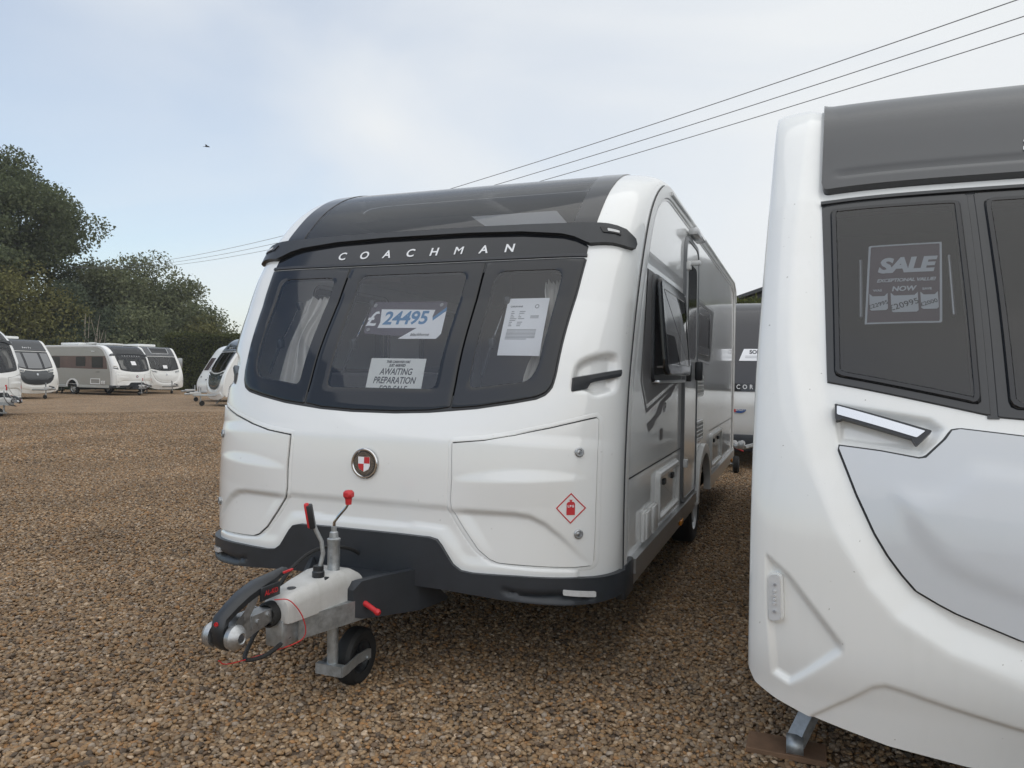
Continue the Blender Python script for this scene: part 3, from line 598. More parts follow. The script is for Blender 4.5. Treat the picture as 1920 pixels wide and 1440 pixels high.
# hinged window, propped a little open
R_(ring('window_frame', outset(WR, .03), outset(WR, -.03), mpR, BLACKS, van, h=.018, bev=.008))
R_(patch('pane', WR, mpR, GLSD, van, h=-.02, bev=0, res=None, wall=0))
ow = bpy.data.objects.new('opening_window', None); COL.objects.link(ow); ow.parent = van; R_(ow)
TH = R(5); hx, hz = SX+.028, 1.985
def mpO(u, v, w): u = np.asarray(u); v = np.asarray(v); w = np.asarray(w); d = hz-v; return np.stack([hx+w*math.cos(TH)+d*math.sin(TH), u, hz-d*math.cos(TH)+w*math.sin(TH)], -1)
OW = rpoly([(1.17, 1.42, .08), (2.14, 1.42, .08), (2.14, 1.975, .05), (1.17, 1.975, .05)])
ring('pane_border', OW, outset(OW, -.07), mpO, BLACKG, ow, h=.016, bev=.012, wall=.012); patch('pane', outset(OW, -.06), mpO, GLSD, ow, h=.013, bev=0, res=None, wall=0)
MB().tube([(SX+.02, 1.22, 1.47), tuple(mpO([1.22], [1.47], [0])[0])], .006, 6).build('stay', ALU, ow); MB().tube([(SX+.02, 2.09, 1.47), tuple(mpO([2.09], [1.47], [0])[0])], .006, 6).build('stay', ALU, ow)
R_(bbox('window_sill', (SX+.02, 1.68, 1.385), (.05, 1.02, .018), ALU, van, .004))
# door
R_(ring('door_frame', outset(DOOR, .022), outset(DOOR, -.022), mpR, mat('grey_door_seal', (.16, .165, .17), .4), van, h=.022, bev=.012, N=200))
dr = R_(patch('door', outset(DOOR, -.016), mpR, SIDEM, van, h=.016, bev=.006, res=None))
patch('door_window', rpoly([(2.47, 1.55, .06), (2.90, 1.55, .06), (2.90, 2.24, .08), (2.47, 2.24, .08)]), mpR, BLACKG, dr, h=.022, bev=.008, res=None)
bbox('door_handle', (SX+.045, 2.93, 1.46), (.055, .06, .15), BLACKS, dr, .012); bbox('door_handle', (SX+.03, 2.46, 1.44), (.04, .05, .12), BLACKS, dr, .008)
bbox('door_hinge', (SX+.03, 2.345, 2.20), (.04, .05, .06), TRIMW, dr, .008); bbox('door_hinge', (SX+.03, 2.345, .80), (.04, .05, .06), TRIMW, dr, .008)
R_(bbox('awning_light', (SX+.045, 2.68, 2.47), (.075, .42, .055), LENSW, van, .018))
R_(bbox('door_retainer', (SX+.06, 2.36, 2.22), (.11, .04, .035), TRIMW, van, .012))
def vent(y0, y1, z0, z1, rows):
    P = rpoly([(y0, z0, .02), (y1, z0, .02), (y1, z1, .02), (y0, z1, .02)]); v = R_(ring('fridge_vent', P, outset(P, -.02), mpR, TRIMW, van, h=.016, bev=.008)); patch('vent_backing', outset(P, -.015), mpR, INK, v, h=.001, bev=0, res=None, wall=0)
    m = MB()
    for k in range(rows): m.box((SX+.008, (y0+y1)/2, z0+(z1-z0)*(k+.75)/(rows+.5)), (.014, y1-y0-.04, (z1-z0)/rows*.42), (0, .5, 0))
    for k in range(5): m.box((SX+.010, y0+(y1-y0)*(k+1)/6, (z0+z1)/2), (.008, .016, z1-z0-.03))
    m.build('vent_slats', TRIMW, v, 0)
vent(2.99+.09, 3.52, 1.25, 1.43, 5); vent(3.08, 3.52, .88, 1.055, 5)
def hatch(y0, y1, z0, z1, lock=True):
    P = rpoly([(y0, z0, .05), (y1, z0, .05), (y1, z1, .05), (y0, z1, .05)]); v = R_(ring('service_hatch', P, outset(P, -.045), mpR, TRIMW, van, h=.028, bev=.015)); patch('hatch_panel', outset(P, -.04), mpR, SIDEM, v, h=.006, bev=.004, res=None)
    for f_ in (.3, .7): bbox('hatch_catch', (SX+.012, y0+(y1-y0)*f_, z1-.085), (.02, .07, .035), SEAM, v, .005)
    return v
hatch(1.33, 2.13, .545, .855); hatch(4.16, 5.17, .545, .88)
for y0, y1 in ((.905, 1.04), (1.09, 1.27)):
    v = R_(bbox('socket_box', (SX+.010, (y0+y1)/2, .61), (.024, y1-y0, .165), TRIMW, van, .012)); bbox('socket_lid', (SX+.026, (y0+y1)/2+.012, .612), (.014, y1-y0-.03, .15), TRIMW, v, .008)
R_(bbox('side_marker', (SX+.032, 2.19, .41), (.018, .11, .035), AMBER, van, .006)); R_(bbox('side_marker', (SX+.032, 6.35, .41), (.018, .11, .035), AMBER, van, .006))
R_(patch('window_decal', [(3.06, 2.03), (4.34, 2.03), (4.15, 1.60), (4.02, 1.55), (3.06, 1.57)], mpR, DECALD, van, h=.0015, bev=0, res=None, wall=0))
R_(patch('pale_decal', [(3.06, 2.03), (4.34, 2.03), (4.37, 2.055), (3.06, 2.055)], mpR, DECALL, van, h=.0022, bev=0, res=None, wall=0)); R_(patch('pale_decal', [(3.06, 1.555), (4.02, 1.535), (4.02, 1.52), (3.06, 1.54)], mpR, DECALL, van, h=.0022, bev=0, res=None, wall=0))
w = R_(ring('side_window', outset(WR2, .02), outset(WR2, -.05), mpR, BLACKG, van, h=.012, bev=.006)); patch('pane', outset(WR2, -.045), mpR, GLSD, w, h=.009, bev=0, res=None, wall=0)
bbox('rear_corner_cap', (SX-.01, 6.70, .47), (.07, .09, .12), TRIMW, van, .012)
# ---- interior seen through the glass
MB().box((0, 3.6, .56), (2.2, 5.9, .02)).build('interior_floor', LINER, van, 0)
polyfill('interior_ceiling', [(-1.1, 1.5), (1.1, 1.5), (1.1, 6.4), (-1.1, 6.4)], [[(-.38, 2.3), (.38, 2.3), (.38, 3.1), (-.38, 3.1)]], lambda u, v, w: np.stack([u, v, 2.47+0*np.asarray(u)], -1), LINER, van)
for sg in (1, -1): bbox('bench_seat', (sg*.76, 1.75, .82), (.62, 1.9, .46), CUSH, van, .05); bbox('bench_back', (sg*1.0, 1.75, 1.20), (.16, 1.9, .42), CUSH, van, .05)
bbox('front_chest', (0, .98, .80), (.66, .40, .48), WOODI, van, .02); bbox('kitchen_unit', (.72, 4.3, 1.0), (.75, 1.9, .9), WOODI, van, .02); bbox('tall_cabinet', (-.72, 4.3, 1.5), (.75, .9, 1.85), WOODI, van, .02)
bbox('roof_locker', (-.93, 2.75, 2.24), (.34, 2.2, .36), WOODI, van, .02); bbox('roof_locker', (.93, 2.75, 2.24), (.34, 2.2, .36), WOODI, van, .02)
MB().box((0, 5.6, 1.5), (2.2, .04, 1.9)).build('partition', WOODI, van, 0)
def curtain(x0, x1, s0, s1, dep):
    V = []; Fa = []; n = 48
    for j in range(13):
        t = j/12; p = 1-.35*math.sin(math.pi*min(1, t*1.15))**2
        for k in range(n+1):
            u = k/n; xm = x0 if abs(x0) > abs(x1) else x1; x = xm+((x0+(x1-x0)*u)-xm)*p
            V.append((x, s1+(s0-s1)*t, -dep-.020*math.sin(u*8*2*math.pi)-.012*math.sin(u*21+t*2)))
    for j in range(12):
        for k in range(n): Fa.append((j*(n+1)+k, j*(n+1)+k+1, (j+1)*(n+1)+k+1, (j+1)*(n+1)+k))
    V = np.array(V); mk('curtain', F1(V[:, 0], V[:, 1], V[:, 2]), Fa, CURT, van, 60)
curtain(-.72, -.44, 1.06, 1.60, .11); curtain(.86, .70, 1.06, 1.66, .11)
# gas stays and catches behind the panes
def on1(x, s, w): return tuple(F1(np.array([x]), np.array([s]), np.array([w]))[0])
for x_ in (-.70, -.235, .535):
    MB().tube([on1(x_+.015, 1.50, -.03), on1(x_-.005, 1.30, -.035)], .0045, 6).build('window_stay', CHROME, van); MB().tube([on1(x_-.005, 1.32, -.035), on1(x_-.02, 1.14, -.03)], .0075, 6).build('window_stay', BLACKS, van)
    o = on1(x_+.018, 1.51, -.035); bbox('window_catch', o, (.03, .03, .045), BLACKS, van, .006); o = on1(x_-.005, 1.28, -.035); bbox('window_catch', o, (.03, .03, .05), BLACKS, van, .006)

# ---- drawbar and hitch
m = MB()
for sg in (1, -1):
    d = Vector((sg*.28, .90, 0)).normalized(); n_ = Vector((d.y, -d.x, 0)); a = Vector((sg*.03, -.56, .385)); b_ = a+d*1.0; w_ = n_*.022
    m.loft([[a+w_+Vector((0, 0, .045)), a-w_+Vector((0, 0, .045)), a-w_-Vector((0, 0, .045)), a+w_-Vector((0, 0, .045))], [b_+w_+Vector((0, 0, .045)), b_-w_+Vector((0, 0, .045)), b_-w_-Vector((0, 0, .045)), b_+w_-Vector((0, 0, .045))]])
m.build('drawbar', GALV, van, 30)
bbox('drawbar_head', (-.005, -.585, .385), (.085, .13, .11), GALV, van, .008)
bbox('clamp_bracket', (.03, -.30, .40), (.085, .08, .10), GALV, van, .006)
def rsec(cx, y, cz, hw, hh, top=.6, n=5, r=.3):
    P = rpoly([(-hw, -hh, .004), (hw, -hh, .004), (hw, hh*.45, hh*.5), (hw*top, hh, hh*.7), (-hw*top, hh, hh*.7), (-hw, hh*.45, hh*.5)], 4); return [(cx+a, y, cz+c) for a, c in P]
m = MB().loft([rsec(-.005, y, z, w_, h_, t_) for y, z, w_, h_, t_ in ((-.645, .466, .050, .034, .7), (-.64, .472, .060, .046, .7), (-.615, .478, .066, .054, .72), (-.48, .486, .084, .064, .74), (-.34, .490, .104, .070, .74), (-.23, .484, .114, .066, .74), (-.19, .474, .118, .054, .74))]); hc = m.build('hitch_cover', HCOVER, van, 45)
MB().lathe([(0, .018), (.0015, .018), (.002, .001)], 20, 'Z', (.005, -.555, .541)).build('cover_plug', CHAR, hc)
# charcoal fairing between body and hitch
def sec(y, hw, zb, zt, rim, dep): return [(-hw, y, zb), (hw, y, zb), (hw+.0, y, zt), (hw-rim, y, zt+.004), (hw-rim*1.6, y, zt-dep), (-hw+rim*1.6, y, zt-dep), (-hw+rim, y, zt+.004), (-hw, y, zt)]
MB().loft([sec(-.30, .13, .36, .475, .03, .0), sec(-.27, .155, .35, .512, .03, .004), sec(-.18, .205, .34, .518, .025, .022), sec(-.02, .295, .33, .520, .022, .024), sec(.0, .303, .33, .510, .02, .02), sec(.09, .328, .33, .425, .02, .0), sec(.19, .345, .33, .345, .02, .0)]).build('drawbar_fairing', CHAR, van, 30)
# coupling, stabiliser head and handle
m = MB().loft([[(-.03+sx*w_, y, z+sz*h_) for sx, sz in ((-1, -1), (1, -1), (1, 1), (-1, 1))] for y, z, w_, h_ in ((-.89, .455, .028, .03), (-.84, .455, .034, .045), (-.76, .46, .030, .034), (-.66, .465, .026, .028))]); cp = m.build('coupling', CAST, van, 30)
for sg in (1, -1):
    MB().lathe([(-sg*.006, .022), (-sg*.004, .043), (sg*.016, .046), (sg*.030, .038), (sg*.041, .020), (sg*.037, .016), (sg*.034, .001)], 28, 'X', (-.03+sg*.040, -.895, .452)).build('friction_pad', CAST, cp)
    MB().lathe([(sg*.0405, .014), (sg*.0415, .001)], 16, 'X', (-.03+sg*.040, -.895, .452)).build('pad_bolt', INK, cp)
    MB().loft([[(-.03+sg*(.034+t_), y+a, z+c) for a, c in ((-.014, -.02), (.016, -.014), (.016, .02), (-.014, .014))] for y, z, t_ in ((-.885, .472, .004), (-.82, .512, .004), (-.775, .560, .002))]).build('clamp_arm', CAST, cp, 40)
    m = MB().box((-.03+sg*.034, -.735, .47), (.008, .11, .05)); m.lathe([(0, .010), (sg*.007, .010), (sg*.007, .001)], 8, 'X', (-.03+sg*.038, -.76, .468)); m.lathe([(0, .010), (sg*.007, .010), (sg*.007, .001)], 8, 'X', (-.03+sg*.038, -.70, .478)); m.build('coupling_plate', CAST, cp, 30)
HP = [(-0.89, 0.408, 0.0258, 0.012), (-0.915, 0.435, 0.0275, 0.0155), (-0.922, 0.48, 0.0284, 0.0181), (-0.912, 0.515, 0.0301, 0.0172), (-0.86, 0.543, 0.0335, 0.0172), (-0.8, 0.568, 0.0378, 0.0189), (-0.72, 0.588, 0.0396, 0.0189), (-0.66, 0.595, 0.0344, 0.0172), (-0.6, 0.606, 0.0224, 0.0129), (-0.555, 0.612, 0.0206, 0.0103)]
secs = []
for i, (y, z, w_, h_) in enumerate(HP):
    a = np.array(HP[min(i+1, len(HP)-1)][:2])-np.array(HP[max(i-1, 0)][:2]); a = a/np.linalg.norm(a); nn = np.array([-a[1], a[0]])
    secs.append([(-.03+cx*w_, y+nn[0]*cz*h_, z+nn[1]*cz*h_) for cx, cz in ((-1, -.7), (-.8, -1), (.8, -1), (1, -.7), (1, .5), (.7, 1), (-.7, 1), (-1, .5))])
sh_ = MB().loft(secs).build('stabiliser_handle', BLACKS, van, 45)
bbox('handle_cheek', (.012, -.695, .566), (.012, .11, .052), BLACKS, sh_, .004); text('handle_lettering', 'AL-KO', plane_mp((.0192, -.695, .558), (0, 1, -.03), (0, .03, 1)), 0, 0, REDP, sh_, .026, .0, offset=.0008)
bbox('release_lever', (.010, -.585, .618), (.010, .06, .010), RED, sh_, .004); MB().lathe([(0, .009), (.003, .009), (.003, .001)], 14, 'Y', (-.03, -.937, .505)).build('wear_dot', RED, sh_)
prof = []
for k in range(13): prof.append((-.68+k*.0075, .050 if k % 2 else .041))
MB().lathe(prof, 24, 'Y', (-.02, 0, .462)).build('rubber_bellows', RUBBER, van, 60)
# handbrake
hb = MB().lathe([(.50, .001), (.50, .030), (.545, .030), (.55, .026), (.575, .026), (.58, .022), (.60, .022), (.60, .001)], 20, 'Z', (.03, -.41, 0)).build('handbrake_base', BLACKS, van)
MB().lathe([(0, .001), (0, .024), (.016, .024), (.018, .020), (.018, .001)], 20, 'X', (.052, -.40, .530)).build('pivot_cap', BLACKS, hb)
hl = MB().tube([(.035, -.405, .595), (.042, -.395, .65), (.036, -.398, .70), (.018, -.41, .745), (.010, -.418, .775)], [.0095, .0095, .009, .009, .009], 10, True, .75).build('handbrake_lever', GALV, van)
gp = bbox('grip', (.000, -.424, .808), (.026, .036, .105), BLACKS, hl, .007, rot=(.10, -.16, .5)); bbox('grip_cover', (-.008, -.432, .812), (.020, .026, .107), RED, hl, .006, rot=(.10, -.16, .5))
# jockey wheel
MB().lathe([(.455, .030), (.50, .030), (.505, .0265), (.675, .0265), (.685, .029), (.692, .029), (.697, .020), (.72, .018), (.725, .012), (.745, .012), (.745, .001)], 24, 'Z', (.03, -.30, 0)).build('jockey_post', GALV, van)
MB().lathe([(.115, .001), (.115, .024), (.46, .024)], 20, 'Z', (.03, -.30, 0)).build('jockey_leg', GALV, van)
jh = MB().tube([(.03, -.30, .735), (.032, -.30, .765), (.050, -.298, .79), (.085, -.294, .83), (.097, -.293, .85), (.098, -.293, .87)], .0068, 8).build('jockey_crank', CHROME, van)
bbox('crank_knob', (.098, -.293, .888), (.042, .042, .036), RED, jh, .010, 1); MB().lathe([(.845, .001), (.845, .013), (.87, .015), (.872, .001)], 10, 'Z', (.098, -.293, 0)).build('crank_collar', RED, jh)
jw = newobj('jockey_wheel', None, van); jw.location = (.035, -.125, .122)
MB().lathe([(-.035, .072), (-.042, .090), (-.040, .112), (-.025, .126), (0, .129), (.025, .126), (.040, .112), (.042, .090), (.035, .072)], 36).build('tyre', TYRE, jw)
m = MB().lathe([(-.03, .074), (-.012, .068), (.012, .068), (.03, .074), (.026, .066), (.006, .05), (.004, .02)], 28); m.lathe([(-.05, .001), (-.05, .02), (.05, .02), (.05, .001)], 16)
for k in range(5): q = 2*math.pi*k/5; m.box((.012, .043*math.cos(q), .043*math.sin(q)), (.012, .06, .014), (q, 0, 0))
m.build('hub', BLACKS, jw)
m = MB()
for x_ in (-.028, .095): m.loft([[(x_-.003, y, z+d_) for d_ in (-.022, .022)]+[(x_+.003, y, z+d_) for d_ in (.022, -.022)] for y, z in ((-.325, .125), (-.28, .127), (-.20, .140), (-.12, .138), (-.095, .130))])
m.tube([(-.03, -.125, .122), (.105, -.125, .122)], .009, 8); m.box((.03, -.318, .128), (.13, .03, .045)); m.build('jockey_fork', GALV, van, 30)
# lever, cables
MB().tube([(.06, -.23, .43), (.118, -.245, .428), (.145, -.25, .418)], .006, 8).build('jockey_clamp_rod', GALV, van); MB().tube([(.135, -.248, .422), (.15, -.251, .417), (.215, -.262, .392), (.232, -.265, .386), (.242, -.267, .382)], [.010, .0125, .011, .015, .010], 12).build('jockey_clamp_handle', RED, van)
MB().tube([tuple(p) for p in spl([(.0, .05, .50), (-.02, -.10, .60), (-.06, -.30, .635), (-.10, -.45, .56), (-.11, -.55, .44), (-.09, -.68, .35), (-.03, -.78, .325), (.02, -.72, .33), (.03, -.60, .36)], 8)], .0085, 8).build('electric_cable', RUBBER, van)
MB().tube([tuple(p) for p in spl([(.02, -.68, .53), (.062, -.64, .52), (.088, -.59, .44), (.075, -.575, .35), (.0, -.70, .325), (-.04, -.86, .335), (-.05, -.90, .36)], 8)], .0022, 6).build('breakaway_cable', RED, van)

# ------------------------------------------------------------------ cards hung inside the front window
def card(name, pts, mt_, label, cat, w):
    return tag(patch(name, pts, F1, mt_, None, h=w, bev=0, res=.06, wall=.0015, smooth=0), label, cat)
def pr(par, body, u, v, mt_, size, w, nm='print', **k): return text(nm, body, F1, u, v, mt_, par, size, w, **k)
CARDC = mat('dark_plum_card', (.075, .062, .085), .5)
wc = -.03
pc = card('price_card', rpoly([(-.215, 1.52, .02), (.228, 1.515, .02), (.245, 1.30, .03), (-.205, 1.335, .02)]), CARDC, 'dark price card reading 24495 pounds in the middle front window', 'price card', wc)
patch('card_corner', [(.01, 1.303), (.236, 1.46), (.246, 1.33), (.225, 1.302)], F1, PAPER, pc, h=wc+.001, bev=0, res=None, wall=0)
patch('card_corner', [(.150, 1.405), (.233, 1.484), (.236, 1.462), (.172, 1.402)], F1, BLUEI, pc, h=wc+.0015, bev=0, res=None, wall=0)
patch('price_strip', [(-.145, 1.478), (.172, 1.468), (.168, 1.43), (.178, 1.40), (.172, 1.363), (-.13, 1.366), (-.125, 1.40)], F1, PAPER, pc, h=wc+.002, bev=0, res=.06, wall=0)
pr(pc, '24495', .020, 1.388, BLUEI, .105, wc+.003, offset=.0028, space=.98); pr(pc, '£', -.178, 1.382, PAPER, .12, wc+.002, offset=.002)
pr(pc, 'blackhorse', .128, 1.318, INK, .024, wc+.002, shear=.2, offset=.0002)
for u, v in ((-.19, 1.50), (.20, 1.495), (-.18, 1.355)): patch('sucker', [(u+.010*math.cos(q), v+.010*math.sin(q)) for q in np.linspace(0, 2*math.pi, 12, endpoint=False)], F1, INKG, pc, h=wc+.004, bev=0, res=None, wall=.004)
aw = card('awaiting_notice', [(-.105, 1.208), (.204, 1.206), (.212, 1.055), (-.098, 1.055)], PAPERY, 'white paper notice reading awaiting preparation for sale in the middle front window', 'notice', wc)
for t_, v, s_ in (('THIS CARAVAN HAS', 1.187, .0145), ('JUST ARRIVED', 1.172, .0145), ('AWAITING', 1.140, .036), ('PREPARATION', 1.106, .036), ('FOR SALE', 1.072, .036)): pr(aw, t_, .053, v, INK, s_, wc+.001, shear=.15, offset=.0006)
inf = card('details_sheet', [(.558, 1.521), (.772, 1.521), (.782, 1.223), (.572, 1.223)], PAPER, 'white printed details sheet taped inside the front window beside the door side', 'notice', wc)
pr(inf, 'CARAVANS', .612, 1.474, INK, .0125, wc+.001, offset=.0004)
bar = lambda u0, u1, v, t_: patch('print', [(u0, v), (u1, v), (u1, v+t_), (u0, v+t_)], F1, INKG, inf, h=wc+.001, bev=0, res=None, wall=0)
bar(.588, .636, 1.489, .006)
for k, (a, c_) in enumerate(((.014, .030), (.017, .026), (.013, .006), (.020, .014), (.034, .032), (.030, .0), (.016, .026), (.013, .022), (.017, .020))):
    bar(.592, .592+a, 1.448-k*.0098, .0042)
    if c_: bar(.634, .634+c_, 1.448-k*.0098, .0042)
for k in range(8): patch('print', [(.592, 1.352-k*.0072), (.74-.04*(k == 7), 1.352-k*.0072), (.74-.04*(k == 7), 1.3485-k*.0072), (.592, 1.3485-k*.0072)], F1, INKG, inf, h=wc+.001, bev=0, res=None, wall=0)
ring('print', [(.717+.011*math.cos(q), 1.478+.011*math.sin(q)) for q in np.linspace(0, 6.283, 20, endpoint=False)], [(.717+.007*math.cos(q), 1.478+.007*math.sin(q)) for q in np.linspace(0, 6.283, 20, endpoint=False)], F1, INKG, inf, h=.001, base=wc, bev=.0001, N=20, wall=0, pair=True)
for k in range(3): patch('print', [(.695, 1.428-k*.006), (.738, 1.428-k*.006), (.738, 1.425-k*.006), (.695, 1.425-k*.006)], F1, INKG, inf, h=wc+.001, bev=0, res=None, wall=0)

# ------------------------------------------------------------------ the neighbouring caravan on the right
E2 = [(-.34, .25), (-.37, .40), (-.40, .55), (-.40, .8), (-.38, 1.0), (-.33, 1.2), (-.25, 1.4), (-.15, 1.6), (-.03, 1.8), (.10, 2.0), (.25, 2.2), (.38, 2.38), (.48, 2.50), (.60, 2.59), (.75, 2.635), (.95, 2.645), (1.4, 2.645), (3.0, 2.645), (4.6, 2.645), (6.0, 2.64), (6.3, 2.61), (6.5, 2.52), (6.58, 2.38), (6.62, 2.1), (6.64, 1.4), (6.62, .45)]
S2 = Surf(E2, 1.11, [0, 1.95, 2.4, 2.8], [.12, .12, .08, .03], [0, 9], [5, 5], [0, 1.2, 2.6, 9], [0, 0, .03, .03])
F2 = S2.mp; SW = 1.10
mR2 = lambda u, v, w: np.stack([SW-.035*np.clip((np.asarray(v)-1.4)/1.2, 0, 1)+np.asarray(w), np.asarray(u), np.asarray(v)], -1)
mL2 = lambda u, v, w: np.stack([-SW+.035*np.clip((np.asarray(v)-1.4)/1.2, 0, 1)-np.asarray(w), -np.asarray(u), np.asarray(v)], -1)
sw = empty('touring_caravan', (2.87, 0, 0), 0, 'white caravan with a silver-grey front locker lid and a sale poster behind its smoked window', 'caravan', 'caravans for sale in the yard')
RIDGE = [(.962, 3.2), (.962, 2.5), (.985, 2.05), (1.0, 1.70), (.995, 1.28), (.96, 1.06), (.922, .884), (.852, .70), (.76, .54), (.677, .447), (.534, .365), (.345, .307), (.15, .285)]
RIDGEP = np.array(ccw(sym(RIDGE)))
CHEEK = [(1.056, .588), (.985, .535), (.826, .347), (.826, .326), (.977, .199), (1.030, .222), (1.050, .413)]
CREX = [0, .15, .336, .66, .70, .74, .91, 1.0]; CREY = [.155, .16, .184, .252, .258, .245, .098, .02]
LAMPP = rpoly([(1.046, .527, .016), (1.012, .534, .016), (1.005, .389, .016), (1.042, .382, .016)])
LK2 = ccw(sym([(0.15, .397), (.348, .423), (.514, .479), (.56, .50), (.621, .532), (.66, .575), (.699, .626), (.737, .687), (.788, .794), (.842, .931)]+[(.840, .938), (.72, .925), (.615, .908), (.595, .912), (.54, .968), (.522, .995), (.50, 1.0), (.345, .985), (.15, .965)]))
HREC = [(.86, 1.075), (.845, .95), (.61, .92), (.565, .965), (.545, 1.0), (.58, 1.03)]
def soft(t): t = np.clip(t, -.15, 1.15); return np.where(t < .15, (t+.15)**2/.6*1.0, np.where(t > .85, 1-(1.15-t)**2/.6, t))   # straight ramp with tight fillets
def ext2(x, s):
    a = np.abs(x); w = -.028*soft((sdist(RIDGEP, x, s)+.004)/.085)
    d = sdist(CHEEK, a, s); w = w-.019*soft((d+.003)/.016)
    c = np.interp(a, CREX, CREY); w = w-.010*soft((c-s)/.012)*(a < .95)
    w = w-.022*soft((sdist(HREC, a, s)+.004)/.022)
    return w
sb = lambda x: np.interp(np.abs(x), [0, .47, .683, .91, 1.02, 1.086, 1.11], [.005, .02, .042, .092, .128, .160, .20])
CAP2 = S2.s_at_y(1.25); xs3 = 1.11*np.sin(np.linspace(-1, 1, 320)*math.pi/2)
W2L = ccw([(-.914, 1.926), (-.42, 1.915), (-.415, 1.043), (-.88, 1.150)]); G2L = rpoly([(-.878, 1.885, .02), (-.450, 1.878, .02), (-.441, 1.078, .02), (-.855, 1.172, .02)])
W2C = ccw([(-.403, 1.915), (.403, 1.915), (.400, 1.040), (.15, 1.022), (-.15, 1.022), (-.400, 1.040)]); G2C = rpoly([(-.372, 1.878, .03), (.372, 1.878, .03), (.365, 1.066, .03), (-.365, 1.066, .03)])
RP2 = rpoly([(-.905, 2.86, .02), (-.912, 2.03), (-.905, 1.985, .035), (.905, 1.985, .035), (.912, 2.03), (.905, 2.86, .02)])
holes2 = lambda x, s: (sdist(G2L, x, s) > .0) | (sdist(mir(G2L), x, s) > .0) | (sdist(G2C, x, s) > .0)
fr2 = gridmesh('front_panel', S2, xs3, np.linspace(0, 1, 400), WHITE2, sw, ext2, holes2, lambda X, Q: sb(X)+Q*(CAP2-sb(X)))
gridmesh('roof_panel', S2, 1.11*np.sin(np.linspace(-1, 1, 40)*math.pi/2), np.linspace(CAP2, S2.end, 70), WHITE2, sw)
RPM = mat('matt_grey_roof_panel', (.040, .042, .046), .24, var=.06, vscale=3, rvar=.05)
def ext_rp(x, s): return ext2(x, s)-.010*sst((.022-np.abs(s-2.075))/.02)*sst((.86-np.abs(x))/.02)
rp2 = patch('roof_dome_panel', RP2, F2, RPM, sw, h=.030, bev=.022, base=0, res=.022, wall=.03, extra=ext_rp, smooth=50)
for i_, ch in enumerate('Swift'):
    tv, tf = text2d(ch, .12, offset=.003, shear=.15); u_ = tv[:, 0]-.20+.092*i_; v_ = tv[:, 1]+2.11; mk('lettering', F2(u_, v_, .034+ext_rp(u_, v_)), tf, LETTER, rp2, 0)
FRAMEG = mat('grey_window_frame', (.035, .036, .038), .22, var=.08, vscale=8)
GLS2 = glass('smoked_acrylic_window', (.64, .66, .68), 1.5, base=.02)
def win2(outer, inner):
    w = ring('front_window', outer, inner, F2, FRAMEG, sw, h=.007, bev=.004, base=0, N=170, extra=ext2)
    ring('window_rim', outset(inner, .004), outset(inner, -.022), F2, BLACKG, w, h=.016, bev=.008, base=0, N=150, extra=ext2, wall=.02)
    patch('pane', outset(inner, -.018), F2, GLS2, w, h=.014, bev=0, base=0, res=.06, wall=0, extra=ext2); return w
win2(W2L, G2L); win2(mir(W2L), mir(G2L)); win2(W2C, G2C)
for q_ in (-1, 1): patch('window_divider', [(q_*.411-.016, 1.92), (q_*.411+.016, 1.92), (q_*.409+.016, 1.036), (q_*.409-.016, 1.036)], F2, FRAMEG, sw, h=.005, bev=.002, res=.05, extra=ext2)
patch('window_rail', [(-.915, 1.934), (.915, 1.934), (.915, 1.918), (-.915, 1.918)], F2, BLACKS, sw, h=.014, bev=.004, res=.05, extra=ext2)
LKM = mat('silver_grey_locker', (.58, .60, .625), .16, coat=.8, var=.03, vscale=2.5, rvar=.04)
ring2('locker_seal', LK2, .007, -.012, F2, SEAM, sw, h=.001, bev=.001, N=300, extra=ext2)
lk2 = patch('front_locker_lid', LK2, F2, LKM, sw, h=.022, bev=.016, base=0, res=.022, extra=lambda x, s: -.028*soft((sdist(RIDGEP, x, s)+.004)/.085)+.010*soft((sdist(LK2, x, s)-.09)/.04)-.010, smooth=50)
for sg in (1, -1):
    P = rpoly([(.855, 1.068, .006), (.853, 1.012, .010), (.83, 1.020), (.635, .963), (.622, .942, .008), (.578, .988, .006)]); P = P if sg > 0 else mir(P)
    gh = patch('grab_handle', P, F2, BLACKS, sw, h=.022, bev=.006, base=0, res=.03, wall=.03, extra=lambda x, s: 0*x-.02)
    P = rpoly([(.848, 1.060, .004), (.848, 1.032, .004), (.622, .966, .004), (.598, .986, .004)]); P = P if sg > 0 else mir(P)
    patch('chrome_insert', P, F2, CHROME, gh, h=.0255, bev=.003, base=0, res=.03, extra=lambda x, s: 0*x-.02)
    q = LAMPP if sg > 0 else mir(LAMPP); ml = patch('marker_lamp', outset(q, .006), F2, WHITE2, sw, h=.006, bev=.003, extra=lambda x, s: 0*x-.012); patch('marker_lens', q, F2, LENSW, ml, h=.014, bev=.006, extra=lambda x, s: 0*x-.012, res=.02)
    m = MB()
    for k in range(4): o = F2(np.array([sg*1.026]), np.array([.44+.013*k]), np.array([.003]))[0]; m.lathe([(-.007, .001), (-.007, .004), (0, .005)], 10, 'Y', tuple(o))
    m.build('lamp_bulb', LENSW, ml)
    for s_ in (.415, .50): o = F2(np.array([sg*1.026]), np.array([s_]), np.array([.003]))[0]; MB().lathe([(-.006, .001), (-.006, .0045), (0, .0045)], 10, 'Y', tuple(o)).build('lamp_screw', INKG, ml)
SO2 = [(y, z) for y, z in S2.C if z >= .36][::2]; SO2 = SO2[1:]
arch2 = [(3.4+.44*math.cos(q), .34+.44*math.sin(q)) for q in np.linspace(0, math.pi, 22)]
SO2 = [(SO2[0][0], .37)]+SO2+[(6.60, .37), (3.84, .37)]+[p for p in arch2 if p[1] > .37]+[(2.96, .37)]
